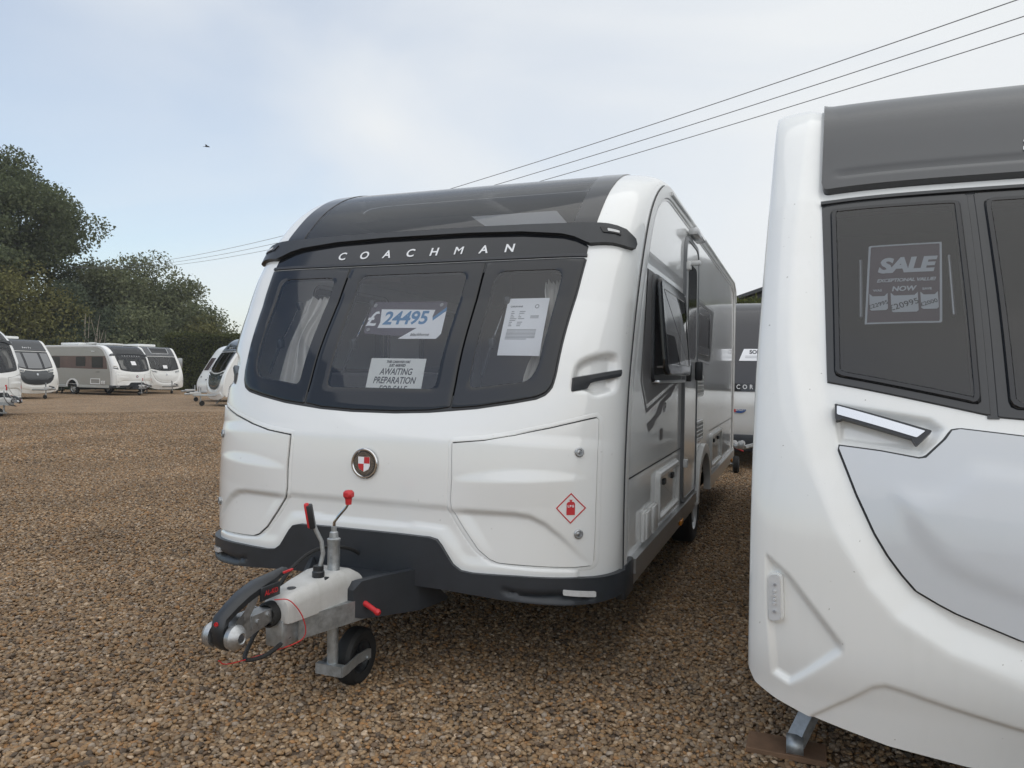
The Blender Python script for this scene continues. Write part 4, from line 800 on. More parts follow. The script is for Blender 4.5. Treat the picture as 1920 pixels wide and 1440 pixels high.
WS = [rpoly([(y0, 1.40, .07), (y1, 1.40, .07), (y1, 1.98, .07), (y0, 1.98, .07)]) for y0, y1 in ((1.05, 2.0), (2.6, 3.3), (4.7, 5.6))]
SWSIDE = mat('white_side_panel', (.78, .785, .78), .10, coat=.6, var=.03, vscale=2)
SWPARTS = []
for mpx, fl in ((mL2, True), (mR2, False)):
    T_ = yneg if fl else (lambda P: list(P))
    SWPARTS.append(polyfill('side_panel', T_(SO2), [], mpx, SWSIDE, sw))
    SWPARTS.append(patch('side_decal', T_([(.95, 2.03), (.80, 1.36), (.95, 1.30), (5.7, 1.30), (5.9, 2.03)]), mpx, DECALL, sw, h=.002, bev=0, res=None, wall=0))
    SWPARTS.append(patch('side_decal', T_([(.60, 1.22), (5.9, 1.22), (5.9, 1.27), (.50, 1.27)]), mpx, DECALL, sw, h=.002, bev=0, res=None, wall=0))
    for P in WS:
        w = ring('side_window', T_(P), T_(outset(P, -.04)), mpx, BLACKG, sw, h=.008, bev=.005); patch('pane', T_(outset(P, -.035)), mpx, BLACKG, w, h=.006, bev=0, res=None, wall=0); SWPARTS.append(w)
    sg = -1 if fl else 1
    m = MB().box((sg*(SW+.004), 1.3, .40), (.03, 2.9, .10)); m.box((sg*(SW+.004), 5.2, .40), (.03, 2.6, .10)); m.build('side_skirt', WHITE2, sw, 0)
    w = newobj('wheel', None, sw); w.location = (sg*.99, 3.4, .305)
    for ch in [c for c in van.children if c.name.startswith('wheel') and c.type == 'EMPTY'][0 if sg > 0 else 1].children: c_ = ch.copy(); COL.objects.link(c_); c_.parent = w
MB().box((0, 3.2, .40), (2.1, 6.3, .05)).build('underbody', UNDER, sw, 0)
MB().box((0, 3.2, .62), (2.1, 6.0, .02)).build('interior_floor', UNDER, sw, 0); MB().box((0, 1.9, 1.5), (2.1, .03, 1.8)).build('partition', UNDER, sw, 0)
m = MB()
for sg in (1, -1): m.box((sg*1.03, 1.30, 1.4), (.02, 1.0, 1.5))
m.build('interior_wall', UNDER, sw, 0); MB().box((0, 1.22, 2.28), (2.0, 1.34, .02)).build('interior_ceiling', UNDER, sw, 0)  # near-black ceiling liner added so the front windows look dark inside
bbox('front_seat', (0, .62, .92), (1.9, .5, .5), CUSH, sw, .06)
for x_ in (-.775, -.49): MB().tube([tuple(F2(np.array([x_]), np.array([1.66]), np.array([-.06]))[0]), tuple(F2(np.array([x_]), np.array([1.41]), np.array([-.06]))[0])], .006, 8).build('window_stay', ALU, sw)
# steady leg, drawbar
m = MB(); a0 = Vector((-.80, .10, .36)); a1 = Vector((-.955, -.075, .055)); d = (a1-a0).normalized(); sd_ = d.cross(Vector((0, 0, 1))).normalized(); up_ = sd_.cross(d)
def csec(p): return [p+sd_*x_+up_*z_ for x_, z_ in ((-.03, -.02), (-.03, .02), (.03, .02), (.03, -.02), (.024, -.02), (.024, .014), (-.024, .014), (-.024, -.02))]
m.loft([csec(a0), csec(a1)]); st2 = m.build('corner_steady', GALV, sw, 20)
m = MB(); pts = [(-.955+.03*math.cos(q)*.0, -.085+.034*math.cos(q), .052+.034*math.sin(q)) for q in np.linspace(R(60), R(330), 14)]; V = []; Fa = []
for i_, p in enumerate(pts): V += [(p[0]-.03, p[1], p[2]), (p[0]+.03, p[1], p[2])]
for i_ in range(len(pts)-1): Fa.append((2*i_, 2*i_+1, 2*i_+3, 2*i_+2))
o = m.add(V, Fa).build('steady_foot', GALV, st2); md = o.modifiers.new('thick', 'SOLIDIFY'); md.thickness = .004
A_ = MB()
for sg in (1, -1): A_.tube([(sg*.45, .3, .40), (sg*.04, -1.25, .42)], .035, 6)
A_.build('drawbar', GALV, sw); bbox('hitch_cover', (0, -1.18, .49), (.17, .42, .10), HCOVER, sw, .025); bbox('coupling', (0, -1.46, .46), (.07, .22, .08), CAST, sw, .015); bbox('stabiliser_handle', (0, -1.35, .55), (.06, .3, .05), BLACKS, sw, .015, rot=(.15, 0, 0))
MB().tube([(.02, -.98, .16), (.02, -.98, .72)], .025, 10).build('jockey_post', GALV, sw); MB().tube([(-.05, -1.05, .52), (-.06, -1.02, .75)], .012, 8).build('handbrake_lever', BLACKS, sw)
MB().lathe([(-.03, .001), (-.03, .09), (-.015, .10), (.015, .10), (.03, .09), (.03, .001)], 20, 'X', (.02, -.93, .10)).build('jockey_wheel', TYRE, sw)
patch('badge', [(.05*math.cos(q), .82+.05*math.sin(q)) for q in np.linspace(0, 6.283, 20, endpoint=False)], F2, CHROME, sw, h=.026, bev=.008, res=None)
PL = mat('weathered_plywood', (.20, .115, .065), .85, var=.35, vscale=9, bump=.3, bscale=80)
tag(bbox('wooden_pad', (1.885, -.06, .022), (.28, .135, .022), PL, None, .003, 1, rot=(.03, .0, -.03)), 'small brown plywood board under the steady leg of the right caravan', 'board')
# sale poster
POST = mat('dark_red_poster', (.095, .06, .075), .6); PSTW = mat('poster_pale_print', (.62, .64, .66), .6)
pw = -.05
def mpP(u, v, w): return F2(u, v, w)+np.array([2.87, 0, 0])
po = tag(patch('sale_poster', [(-.764, 1.376), (-.528, 1.376), (-.511, 1.716), (-.748, 1.716)], mpP, POST, None, h=pw, bev=0, res=.05, wall=.001, smooth=0), 'dark poster reading sale exceptional value inside the window of the right caravan', 'poster')
ring('poster_border', [(-.764, 1.376), (-.528, 1.376), (-.511, 1.716), (-.748, 1.716)], [(-.757, 1.382), (-.535, 1.382), (-.518, 1.710), (-.741, 1.710)], mpP, PSTW, po, h=.001, base=pw, bev=.0002, N=120, wall=0)
for t_, u_, v_, s_, k_ in (('SALE', -.632, 1.590, .088, dict(shear=.25, offset=.0042, space=.92)), ('EXCEPTIONAL VALUE!', -.632, 1.547, .0195, dict(shear=.3, offset=.0006, space=.93)), ('NOW', -.640, 1.507, .028, dict(shear=.2, offset=.001)), ('WAS', -.722, 1.508, .013, dict(offset=.0004)), ('SAVE', -.567, 1.508, .013, dict(offset=.0004))):
    text('print', t_, mpP, u_, v_, PSTW, po, s_, pw+.0015, **k_)
for (u0, u1, v0, v1) in ((-.748, -.690, 1.430, 1.500), (-.680, -.596, 1.420, 1.500), (-.588, -.535, 1.430, 1.500)): patch('price_box', [(u0, v0+.006), (u0+.006, v0), (u1-.006, v0), (u1, v0+.006), (u1, v1), (u1-.01, v1-.012), (u0+.01, v1-.012), (u0, v1)], mpP, PSTW, po, h=pw+.0012, bev=0, res=None, wall=0)
for t_, u_, v_, s_ in (('£22995', -.718, 1.446, .022), ('£20995', -.637, 1.440, .032), ('£2000', -.562, 1.448, .022)):
    tv, tf = text2d(t_, s_, offset=.0004); q = .32; uu = tv[:, 0]*math.cos(q)-tv[:, 1]*math.sin(q)+u_; vv = tv[:, 0]*math.sin(q)+tv[:, 1]*math.cos(q)+v_; mk('print', mpP(uu, vv, np.full(len(uu), pw+.002)), tf, INK, po, 0)

# ------------------------------------------------------------------ sister caravans across the yard
def place(o, x, y, rz, label): o.location = (x, y, 0); o.rotation_euler = (0, 0, rz); o['label'] = label; return o
def skin(root, swap):
    for o in root.children_recursive:
        for i, sl in enumerate(o.material_slots):
            if sl.material in swap: m_ = swap[sl.material]; sl.link = 'OBJECT'; sl.material = m_
GREYS = mat('warm_grey_side', (.30, .295, .27), .25, coat=.3, var=.04, vscale=1.5)
LASERD = mat('red_reflection_band', (.085, .045, .04), .15, coat=.5, var=.3, vscale=1.2)  # dark window band with the reddish interior reflection put into its colour
WHITEF = mat('white_panel_plain', (.76, .765, .755), .25, coat=.4, var=.03, vscale=2)
INSIDE = [c for c in van.children if c.name.split('.')[0] in ('window_stay', 'window_catch', 'kitchen_unit', 'tall_cabinet', 'roof_locker', 'partition', 'roof_window_sill')]
drop = set(SIDEPARTS) | set(INSIDE)
def plain_side(root, side, mpx, fl, win, body, band=None):
    T_ = yneg if fl else (lambda P: list(P))
    polyfill('side_panel', T_(side), [], mpx, body, root)
    if band: patch('window_band', T_(band), mpx, LASERD, root, h=.002, bev=0, res=None, wall=0)
    for (y0, y1, z0, z1) in win:
        P = rpoly([(y0, z0, .06), (y1, z0, .06), (y1, z1, .06), (y0, z1, .06)]); w = ring('side_window', T_(P), T_(outset(P, -.03)), mpx, BLACKG, root, h=.012, bev=.006); patch('pane', T_(outset(P, -.028)), mpx, BLACKG, w, h=.008, bev=0, res=None, wall=0)
def roofbox(root, x, y, lx, ly, h, z, m_=None): bbox('roof_light', (x, y, z+h/2), (lx, ly, h), m_ or WHITEF, root, min(.04, h*.45))
lz = place(copy_tree(van, None, drop), -30.69, 26.65, R(86.4), 'caravan with a warm grey side, reddish window band and white front across the yard')
plain_side(lz, SO, mpL, True, [(1.15, 2.0, 1.42, 2.0), (2.5, 3.25, 1.5, 2.0), (4.55, 5.9, 1.38, 2.0)], GREYS, [(.80, 1.36), (.92, 2.04), (6.3, 2.04), (6.3, 1.40), (4.4, 1.40), (2.2, 1.36)])
plain_side(lz, SO, mpR, False, [(1.15, 2.0, 1.42, 2.0)], GREYS)
P = yneg(rpoly([(1.35, .56, .04), (2.1, .56, .04), (2.1, .86, .04), (1.35, .86, .04)])); hv = ring2('service_hatch', P, 0, -.05, mpL, TRIMW, lz, h=.02, bev=.01); patch('hatch_panel', outset(P, -.045), mpL, GREYS, hv, h=.004, bev=0, res=None)
for y_ in (1.02, 1.18): bbox('socket_box', (-SX-.02, y_, .66), (.04, .10, .17), TRIMW, lz, .01)
text('side_lettering', 'LASER', mpL, -1.55, 1.17, INK, lz, .11, .003, shear=.2); bbox('awning_light', (-SX-.02, 1.9, 2.28), (.04, .22, .04), TRIMW, lz, .01)
roofbox(lz, 0, 2.1, .9, 1.0, .10, 2.64); roofbox(lz, -.3, 4.3, .9, 1.5, .13, 2.64); MB().lathe([(0, .30), (.05, .33), (.09, .15), (.10, .001)], 24, 'Z', (-.3, 3.1, 2.70)).build('roof_aerial', TRIMW, lz); MB().tube([(-.3, 3.1, 2.62), (-.3, 3.1, 2.72)], .05, 8).build('aerial_mast', TRIMW, lz)
tag(patch('sold_card', [(-.14, 1.50), (.14, 1.50), (.14, 1.28), (-.14, 1.28)], lambda u, v, w: np.array((Matrix.Translation((-30.69, 26.65, 0)) @ Matrix.Rotation(R(86.4), 4, 'Z')).to_3x3()) .dot(F1(u, v, w).T).T+np.array([-30.69, 26.65, 0]), PAPER, None, h=.012, bev=0, res=None, wall=.002), 'white card in the front window of the grey-sided caravan', 'notice')
le = place(copy_tree(van, None, drop), -19.11, 11.27, R(97), 'white caravan with black windows, cut by the frame edge, parked ahead of a dark-fronted one')
plain_side(le, SO, mpR, False, [(1.15, 2.0, 1.42, 2.0), (4.5, 5.6, 1.42, 2.0)], SIDEM); plain_side(le, SO, mpL, True, [(1.15, 2.0, 1.42, 2.0), (4.5, 5.6, 1.42, 2.0)], SIDEM)
DARKF = mat('graphite_front_panel', (.065, .07, .075), .25, coat=.4, var=.06)
DARKT = mat('dark_teal_front_panel', (.035, .045, .05), .22, coat=.4, var=.06)
ds = place(copy_tree(sw), -30.3, 20.45, R(92), 'white caravan with a graphite front panel and dark roof dome, between two white-fronted caravans')
skin(ds, {LKM: DARKF, GLS2: mat('pale_blind_window', (.20, .205, .21), .12, coat=.5), RPM: mat('black_roof_dome', (.04, .042, .045), .25, coat=.3)})
patch('lower_front_panel', ccw(sym([(.15, .385), (.45, .415), (.62, .47), (.75, .60), (.84, .80)]+[(.80, .82), (.6, .62), (.35, .60), (.15, .60)])), F2, BLACKS, ds, h=.03, bev=.01, res=.05, extra=ext2)
roofbox(ds, .3, 1.9, .8, .7, .12, 2.70)
wsw = place(copy_tree(sw), -32.4, 29.9, R(80), 'all-white caravan with a dark roof dome and skylight, parked furthest across the yard')
skin(wsw, {LKM: WHITEF, RPM: mat('grey_roof_dome', (.06, .063, .068), .25, coat=.3)})
ring2('skylight', rpoly([(-.55, 2.12, .04), (.55, 2.12, .04), (.6, 2.6, .04), (-.6, 2.6, .04)]), 0, -.04, F2, ALU, wsw, h=.05, bev=.01, extra=ext2); patch('skylight_pane', rpoly([(-.52, 2.15, .04), (.52, 2.15, .04), (.57, 2.57, .04), (-.57, 2.57, .04)]), F2, BLACKG, wsw, h=.047, bev=0, extra=ext2, res=.08)
roofbox(wsw, 0, 2.2, 1.1, 1.6, .14, 2.70); bbox('towing_mirror', (1.32, .2, 1.75), (.30, .12, .62), CAST, wsw, .05)
sr = place(copy_tree(sw), -19.2, 20.45, R(-31), 'caravan with a dark teal nose panel whose hitch points at the empty gravel')
skin(sr, {LKM: DARKT, RPM: BLACKG, FRAMEG: BLACKG})
tag(patch('sold_card', [(-.13, 1.35), (.13, 1.35), (.13, 1.16), (-.13, 1.16)], lambda u, v, w: np.array(Matrix.Rotation(R(80), 3, 'Z')).dot(F2(u, v, w).T).T+np.array([-32.4, 29.9, 0]), PAPER, None, h=.02, bev=0, res=None, wall=.002), 'white card in the front window of the all-white caravan', 'notice')
# older plain caravan with a raked front
E3 = [(-.05, .40), (-.08, .70), (-.02, .95), (.12, 1.2), (.30, 1.5), (.52, 1.85), (.74, 2.18), (.92, 2.36), (1.2, 2.46), (1.7, 2.48), (4.4, 2.48), (5.2, 2.46), (5.5, 2.36), (5.65, 2.1), (5.7, 1.3), (5.7, .42)]
S3 = Surf(E3, 1.08, [0, 1.0, 2.5, 4], [.10, .10, .07, .05], [0, 9], [6, 6]); F3 = S3.mp
ol = empty('touring_caravan', (-22.6, 23.2, 0), R(-22), 'older plain white caravan with a steeply raked front and a single wide window', 'caravan', 'caravans for sale in the yard')
gridmesh('body_shell', S3, 1.08*np.sin(np.linspace(-1, 1, 40)*math.pi/2), np.linspace(0, S3.end, 120), WHITEF, ol)
SO3 = [(y, z) for y, z in S3.C if z >= .42][::2]+[(5.7, .42), (-.05, .42)]; ml3 = lambda u, v, w: np.stack([-1.07-np.asarray(w)+0*np.asarray(u), -np.asarray(u), np.asarray(v)], -1); mr3 = lambda u, v, w: np.stack([1.07+np.asarray(w)+0*np.asarray(u), np.asarray(u), np.asarray(v)], -1)
plain_side(ol, SO3, ml3, True, [(1.2, 2.2, 1.4, 1.95), (3.2, 4.4, 1.4, 1.95)], WHITEF); plain_side(ol, SO3, mr3, False, [(1.2, 2.2, 1.4, 1.95), (3.2, 4.4, 1.4, 1.95)], WHITEF)
BRONZ = mat('bronze_tinted_window', (.07, .05, .055), .10, coat=.5)
for x0, x1 in ((-.86, -.34), (-.29, .29), (.34, .86)): w = ring2('front_window', rpoly([(x0, .98, .06), (x1, .98, .06), (x1, 1.66, .06), (x0, 1.66, .06)]), .03, -.005, F3, TRIMW, ol, h=.012, bev=.005); patch('pane', rpoly([(x0, .98, .06), (x1, .98, .06), (x1, 1.66, .06), (x0, 1.66, .06)]), F3, BRONZ, w, h=.010, bev=.004, res=.1)
for x_, s_ in ((-.7, .62), (.7, .62), (-.1, .5), (.1, .5)): patch('front_fitting', [(x_-.05, s_), (x_+.05, s_), (x_+.05, s_+.05), (x_-.05, s_+.05)], F3, BLACKS, ol, h=.015, bev=.005)
for ch in [c for c in sw.children if c.name.split('.')[0] in ('drawbar', 'hitch_cover', 'coupling', 'jockey_post', 'jockey_wheel', 'handbrake_lever')]: c = ch.copy(); COL.objects.link(c); c.parent = ol; c.location = (0, .3, 0)
for sg in (1, -1): MB().lathe([(-.08, .001), (-.08, .27), (-.05, .30), (.05, .30), (.08, .27), (.08, .16), (.05, .13), (.05, .001)], 24, 'X', (sg*.97, 3.0, .30)).build('wheel', TYRE, ol)
MB().box((0, 2.8, .42), (2.0, 5.4, .06)).build('underbody', UNDER, ol, 0)
# caravan at the far end of the gap, lettered front
E4 = [(.10, .45), (.0, .60), (-.05, .85), (-.03, 1.1), (.03, 1.35), (.14, 1.65), (.30, 1.95), (.50, 2.22), (.75, 2.42), (1.1, 2.53), (1.7, 2.56), (4.0, 2.56), (6.0, 2.56), (6.4, 2.5), (6.55, 2.3), (6.6, 1.4), (6.6, .45)]
S4 = Surf(E4, 1.13, [0, 1.2, 2.5, 4], [.22, .22, .14, .05], [0, 9], [3.2, 3.2]); F4 = S4.mp
un = empty('touring_caravan', (1.15, 9.1, 0), R(3), 'white caravan with a tall grey front window at the far end of the gap', 'caravan', 'caravans for sale in the yard')
gridmesh('body_shell', S4, 1.13*np.sin(np.linspace(-1, 1, 60)*math.pi/2), np.linspace(.02, S4.end, 140), WHITEF, un, extra=lambda x, s: -.02*sst((.52-s)/.03)+.012*sst((.04-np.abs(s-.60))/.03)+.012*sst((.03-np.abs(s-.28))/.02))
SO4 = [(y, z) for y, z in S4.C if z >= .46][::2]+[(6.6, .46), (.1, .46)]; ml4 = lambda u, v, w: np.stack([-1.12-np.asarray(w)+0*np.asarray(u), -np.asarray(u), np.asarray(v)], -1); mr4 = lambda u, v, w: np.stack([1.12+np.asarray(w)+0*np.asarray(u), np.asarray(u), np.asarray(v)], -1)
plain_side(un, SO4, ml4, True, [(1.2, 2.2, 1.4, 1.95), (3.8, 5.0, 1.4, 1.95)], SIDEM); plain_side(un, SO4, mr4, False, [(1.2, 2.2, 1.4, 1.95), (3.8, 5.0, 1.4, 1.95)], SIDEM)
UG = mat('grey_smoked_front', (.032, .032, .037), .16, var=.05)
patch('front_window', ccw(sym([(.15, .745), (.6, .76), (.95, .80), (1.06, .95), (1.06, 1.7), (1.04, 2.15), (.9, 2.45), (.15, 2.5)])), F4, UG, un, h=.006, bev=.006, res=.05)
patch('name_strip', ccw(sym([(.15, .742), (.6, .757), (.95, .80), (1.0, .90), (.6, .86), (.15, .85)])), F4, BLACKG, un, h=.010, bev=.003, res=.06)
text('lettering', 'UNICORN', F4, -.10, .775, LETTER, un, .085, .016, space=1.75, offset=.001)
for P_ in ([(.98, 1.2), (1.045, 1.2), (.99, 2.1), (.93, 2.05)],):
    for q in (P_, mir(P_)): patch('window_edge', q, F4, BLACKS, un, h=.012, bev=.004, res=.06)
ov = lambda a, c, u0, v0: [(u0+a*math.cos(q), v0+c*math.sin(q)) for q in np.linspace(0, 2*math.pi, 28, endpoint=False)]
bdg = patch('badge', ov(.105, .048, -.10, .50), F4, CHROME, un, h=-.010, bev=.006, res=.05); patch('badge_face', ov(.098, .042, -.10, .50), F4, mat('badge_blue', (.02, .08, .26), .3), bdg, h=-.007, bev=0, res=.05); patch('badge_face', ov(.03, .03, -.165, .50), F4, REDP, bdg, h=-.006, bev=0, res=None); text('badge_lettering', 'BAILEY', F4, -.085, .485, PAPER, bdg, .045, -.004)
bbox('front_fairing', (-.05, -.05, .40), (.85, .35, .28), CHAR, un, .05)
for x_ in (-.16, -.05): MB().lathe([(0, .001), (-.004, .045), (0, .048)], 20, 'Y', (x_, -.236, .40)).build('reflector', PAPER, un)
MB().tube([(-.30, -.75, .10), (-.30, -.75, .62)], .024, 10).build('jockey_post', GALV, un); MB().lathe([(-.04, .06), (-.045, .10), (-.025, .128), (.025, .128), (.045, .10), (.04, .06), (.0, .05), (0, .001)], 28, 'X', (-.12, -.70, .128)).build('jockey_wheel', TYRE, un); MB().tube([(-.30, -.75, .14), (-.08, -.71, .13)], .018, 6).build('jockey_fork', GALV, un)
m = MB()
for sg in (1, -1): m.tube([(sg*.4, .3, .42), (-.05+sg*.04, -1.1, .42)], .03, 6)
m.build('drawbar', GALV, un); bbox('coupling', (-.05, -1.2, .46), (.09, .3, .10), CAST, un, .02); MB().tube([(-.22, -.80, .42), (-.02, -.84, .34)], .010, 6).build('clamp_handle', RED, un)
MB().box((0, 3.5, .42), (2.1, 6.0, .08)).build('underbody', UNDER, un, 0)
for sg in (1, -1): MB().lathe([(-.09, .001), (-.09, .28), (-.06, .305), (.06, .305), (.09, .28), (.09, .18), (.06, .15), (.06, .001)], 28, 'X', (sg*1.0, 3.4, .305)).build('wheel', TYRE, un)
def mpU(u, v, w): return np.array(Matrix.Rotation(R(3), 3, 'Z')).dot(F4(u, v, w).T).T+np.array([1.15, 9.1, 0])
sc_ = tag(patch('sold_card', [(-.12, 1.19), (.33, 1.19), (.35, 1.38), (-.05, 1.38)], mpU, PAPER, None, h=.012, bev=0, res=.08, wall=.002), 'white card reading sold on the grey window at the far end of the gap', 'notice')
text('print', 'SOLD', mpU, .14, 1.30, INK, sc_, .085, .0135, offset=.003); [patch('print', [(-.03, 1.265-k*.025), (.27, 1.265-k*.025), (.27, 1.258-k*.025), (-.03, 1.258-k*.025)], mpU, INKG, sc_, h=.0135, bev=0, res=None, wall=0) for k in range(2)]
# picket panel standing by the grey-sided caravan
pk = empty('picket_panel', (-36.2, 25.4, 0), R(87), 'low grey picket panel on the gravel by the grey-sided caravan', 'fence')
for k in range(9): bbox('picket', (-1.2+k*.30, 0, .33), (.09, .03, .60), GALV, pk, .006)
for z_ in (.15, .52): bbox('rail', (0, .03, z_), (2.7, .03, .06), GALV, pk, .006)

# ------------------------------------------------------------------ trees, hedges
def leafmat(name, c0, c1):
    m = bpy.data.materials.new(name); m.use_nodes = True; nt = m.node_tree; nt.nodes.clear(); N = nt.nodes.new; K = nt.links.new
    o = N('ShaderNodeOutputMaterial'); g = N('ShaderNodeNewGeometry'); r = N('ShaderNodeValToRGB'); r.color_ramp.elements[0].color = (*c0, 1); r.color_ramp.elements[1].color = (*c1, 1)
    t = N('ShaderNodeTexNoise'); t.inputs['Scale'].default_value = .55; t.inputs['Detail'].default_value = 3; K(g.outputs['Position'], t.inputs['Vector'])
    a = N('ShaderNodeMath'); a.operation = 'MULTIPLY_ADD'; a.inputs[1].default_value = .55; K(g.outputs['Random Per Island'], a.inputs[0]); s = N('ShaderNodeMath'); s.operation = 'MULTIPLY_ADD'; s.inputs[1].default_value = .9; s.inputs[2].default_value = -.22; K(t.outputs['Fac'], s.inputs[0]); K(s.outputs['Value'], a.inputs[2]); K(a.outputs['Value'], r.inputs['Fac'])
    d = N('ShaderNodeBsdfDiffuse'); tr = N('ShaderNodeBsdfTranslucent'); x = N('ShaderNodeMixShader'); x.inputs['Fac'].default_value = .25; K(r.outputs['Color'], d.inputs['Color']); K(r.outputs['Color'], tr.inputs['Color']); K(d.outputs['BSDF'], x.inputs[1]); K(tr.outputs['BSDF'], x.inputs[2]); K(x.outputs['Shader'], o.inputs['Surface'])
    return m
LF = dict(oak=leafmat('oak_leaves', (0.058, 0.075, 0.043), (0.165, 0.185, 0.101)), ash=leafmat('ash_leaves', (0.078, 0.098, 0.055), (0.235, 0.246, 0.138)), gold=leafmat('yellowing_leaves', (0.088, 0.093, 0.040), (0.240, 0.231, 0.097)), dark=leafmat('evergreen_leaves', (0.044, 0.059, 0.043), (0.125, 0.148, 0.092)), hedge=leafmat('hedge_leaves', (0.035, 0.045, 0.021), (0.115, 0.123, 0.046)))
BARK = mat('grey_brown_bark', (.10, .085, .07), .9, var=.35, vscale=5, bump=.5, bscale=30)
def leafmesh(name, P, size, mt_, parent, rg):
    n = len(P); a = rg.normal(size=(n, 3)); a /= np.linalg.norm(a, axis=1)[:, None]; b_ = np.cross(a, rg.normal(size=(n, 3))); b_ /= np.linalg.norm(b_, axis=1)[:, None]
    l = (size*rg.uniform(.6, 1.35, n))[:, None]; w = l*rg.uniform(.45, .7, n)[:, None]
    V = np.empty((n, 4, 3)); V[:, 0] = P-a*l*.5; V[:, 1] = P+b_*w*.5+a*l*.08; V[:, 2] = P+a*l*.5; V[:, 3] = P-b_*w*.5+a*l*.08
    me = bpy.data.meshes.new(name); me.vertices.add(4*n); me.vertices.foreach_set('co', V.ravel()); me.loops.add(4*n); me.loops.foreach_set('vertex_index', np.arange(4*n, dtype=np.int32)); me.polygons.add(n); me.polygons.foreach_set('loop_start', np.arange(0, 4*n, 4, dtype=np.int32)); me.polygons.foreach_set('loop_total', np.full(n, 4, dtype=np.int32)); me.update(calc_edges=True); me.materials.append(mt_)
    return newobj(name, me, parent)
def tree(name, label, x, y, h, rx, seed, leaf, nclump=80, nleaf=150, low=.18, leafsize=.30, crad=(.9, 1.7), lean=0):
    rg = np.random.default_rng(seed); root = empty(name, (x, y, 0), 0, label, 'tree', 'trees behind the yard'); m = MB(); cl = []
    zc = h*(low+1)/2; rz = h*(1-low)/2; tr_ = .022*h
    m.tube([(0, 0, -.1), (.1*lean, 0, h*.25), (.3*lean, .1, h*.55), (.4*lean, .1, h*.8)], [tr_*1.2, tr_, tr_*.6, tr_*.2], 9)
    for k in range(nclump):
        while True:
            v = rg.normal(size=3); v /= np.linalg.norm(v); r = rg.uniform(.25, 1)**.45
            if v[2] > -.85: break
        wob = 1+.22*math.sin(3*math.atan2(v[1], v[0])+seed)+.15*math.sin(5*v[2]+seed*2)
        taper = 1-.28*max(0, v[2])
        cl.append((v[0]*rx*r*wob*taper+lean*.3, v[1]*rx*r*wob*taper, zc+v[2]*rz*r*(.95+.12*math.sin(4*math.atan2(v[1], v[0])+seed)), rg.uniform(*crad)))
    for k in range(0, nclump, 5):
        c = cl[k]; z0 = h*rg.uniform(.2, .5); m.tube([(.1*lean, 0, z0), (c[0]*.5, c[1]*.5, (z0+c[2])*.52), (c[0], c[1], c[2])], [tr_*.45, tr_*.28, tr_*.07], 6)
    m.build('trunk', BARK, root)
    P = []
    for c in cl:
        n = int(nleaf*c[3]**2/1.6); v = rg.normal(size=(n, 3)); v /= np.linalg.norm(v, axis=1)[:, None]; r = rg.uniform(.15, 1, n)[:, None]**.5
        P.append(np.array(c[:3])+v*r*c[3]*np.array([1.1, 1.1, .72])+rg.normal(size=(n, 3))*.08)
    leafmesh('crown', np.vstack(P), leafsize, leaf, root, rg); return root
def at(px, dist):
    d = _r*(px-960)/1400+_f; d = d/np.hypot(d[0], d[1]); return CAM[0]+d[0]*dist, CAM[1]+d[1]*dist
def T(name, label, px, dist, top, wpx, seed, leaf, **k):
    """px, dist: where it grows; top: elevation of its crown above eye level in metres per metre"""
    x, y = at(px, dist); tree(name, label, x, y, 1.42+top*dist, wpx*dist, seed, LF[leaf], **k)
T('oak_tree', 'tallest dark oak at the end of the tree row, over the yard caravans', 12, 64, .232, .078, 3, 'oak', nclump=150, nleaf=330, leafsize=.24, low=.34)
T('oak_tree', 'bushy yellowing tree in front of the tallest oak', 25, 58, .115, .066, 5, 'gold', nclump=110, nleaf=300, leafsize=.20, low=.05, crad=(.8, 1.6))
T('ash_tree', 'mid-height ash tree next to the tallest oak', 195, 66, .128, .050, 7, 'ash', nclump=95, nleaf=260, leafsize=.22, low=.12)
T('ash_tree', 'ash tree with thin crown and sky gaps in the middle of the row', 245, 65, .136, .055, 11, 'ash', nclump=85, nleaf=210, leafsize=.22, low=.15)
T('ash_tree', 'loose leafy tree at the lower end of the row', 325, 64, .108, .050, 13, 'ash', nclump=95, nleaf=260, leafsize=.22, low=.06)
T('holly_tree', 'dark evergreen filling the gap between oak and ash', 120, 60, .095, .05, 17, 'dark', nclump=90, nleaf=260, leafsize=.20, low=.0, crad=(.8, 1.5))
T('holly_tree', 'dark evergreen below the thin-crowned ash', 205, 59, .070, .045, 19, 'dark', nclump=90, nleaf=260, leafsize=.20, low=.0, crad=(.8, 1.5))
T('young_tree', 'small dense rounded tree standing forward of the ash row', 262, 57, .075, .030, 23, 'ash', nclump=70, nleaf=300, leafsize=.19, low=.02, crad=(.7, 1.2))
T('young_tree', 'low bushy tree where the row drops to the hedge', 372, 61, .062, .032, 29, 'gold', nclump=70, nleaf=260, leafsize=.20, low=.0, crad=(.7, 1.3))
T('oak_tree', 'rounded tree just outside the row behind the nearest white caravan', -130, 58, .19, .08, 31, 'oak', nclump=100, nleaf=250, leafsize=.24, low=.1)
for k, px in enumerate((412, 450, 520)): T('far_tree', 'small faraway tree on the skyline beyond the trimmed hedge', px, 130, .036+.006*(k % 2), .026, 40+k, 'dark', nclump=50, nleaf=60, leafsize=.6, low=.0, crad=(1.4, 2.4))
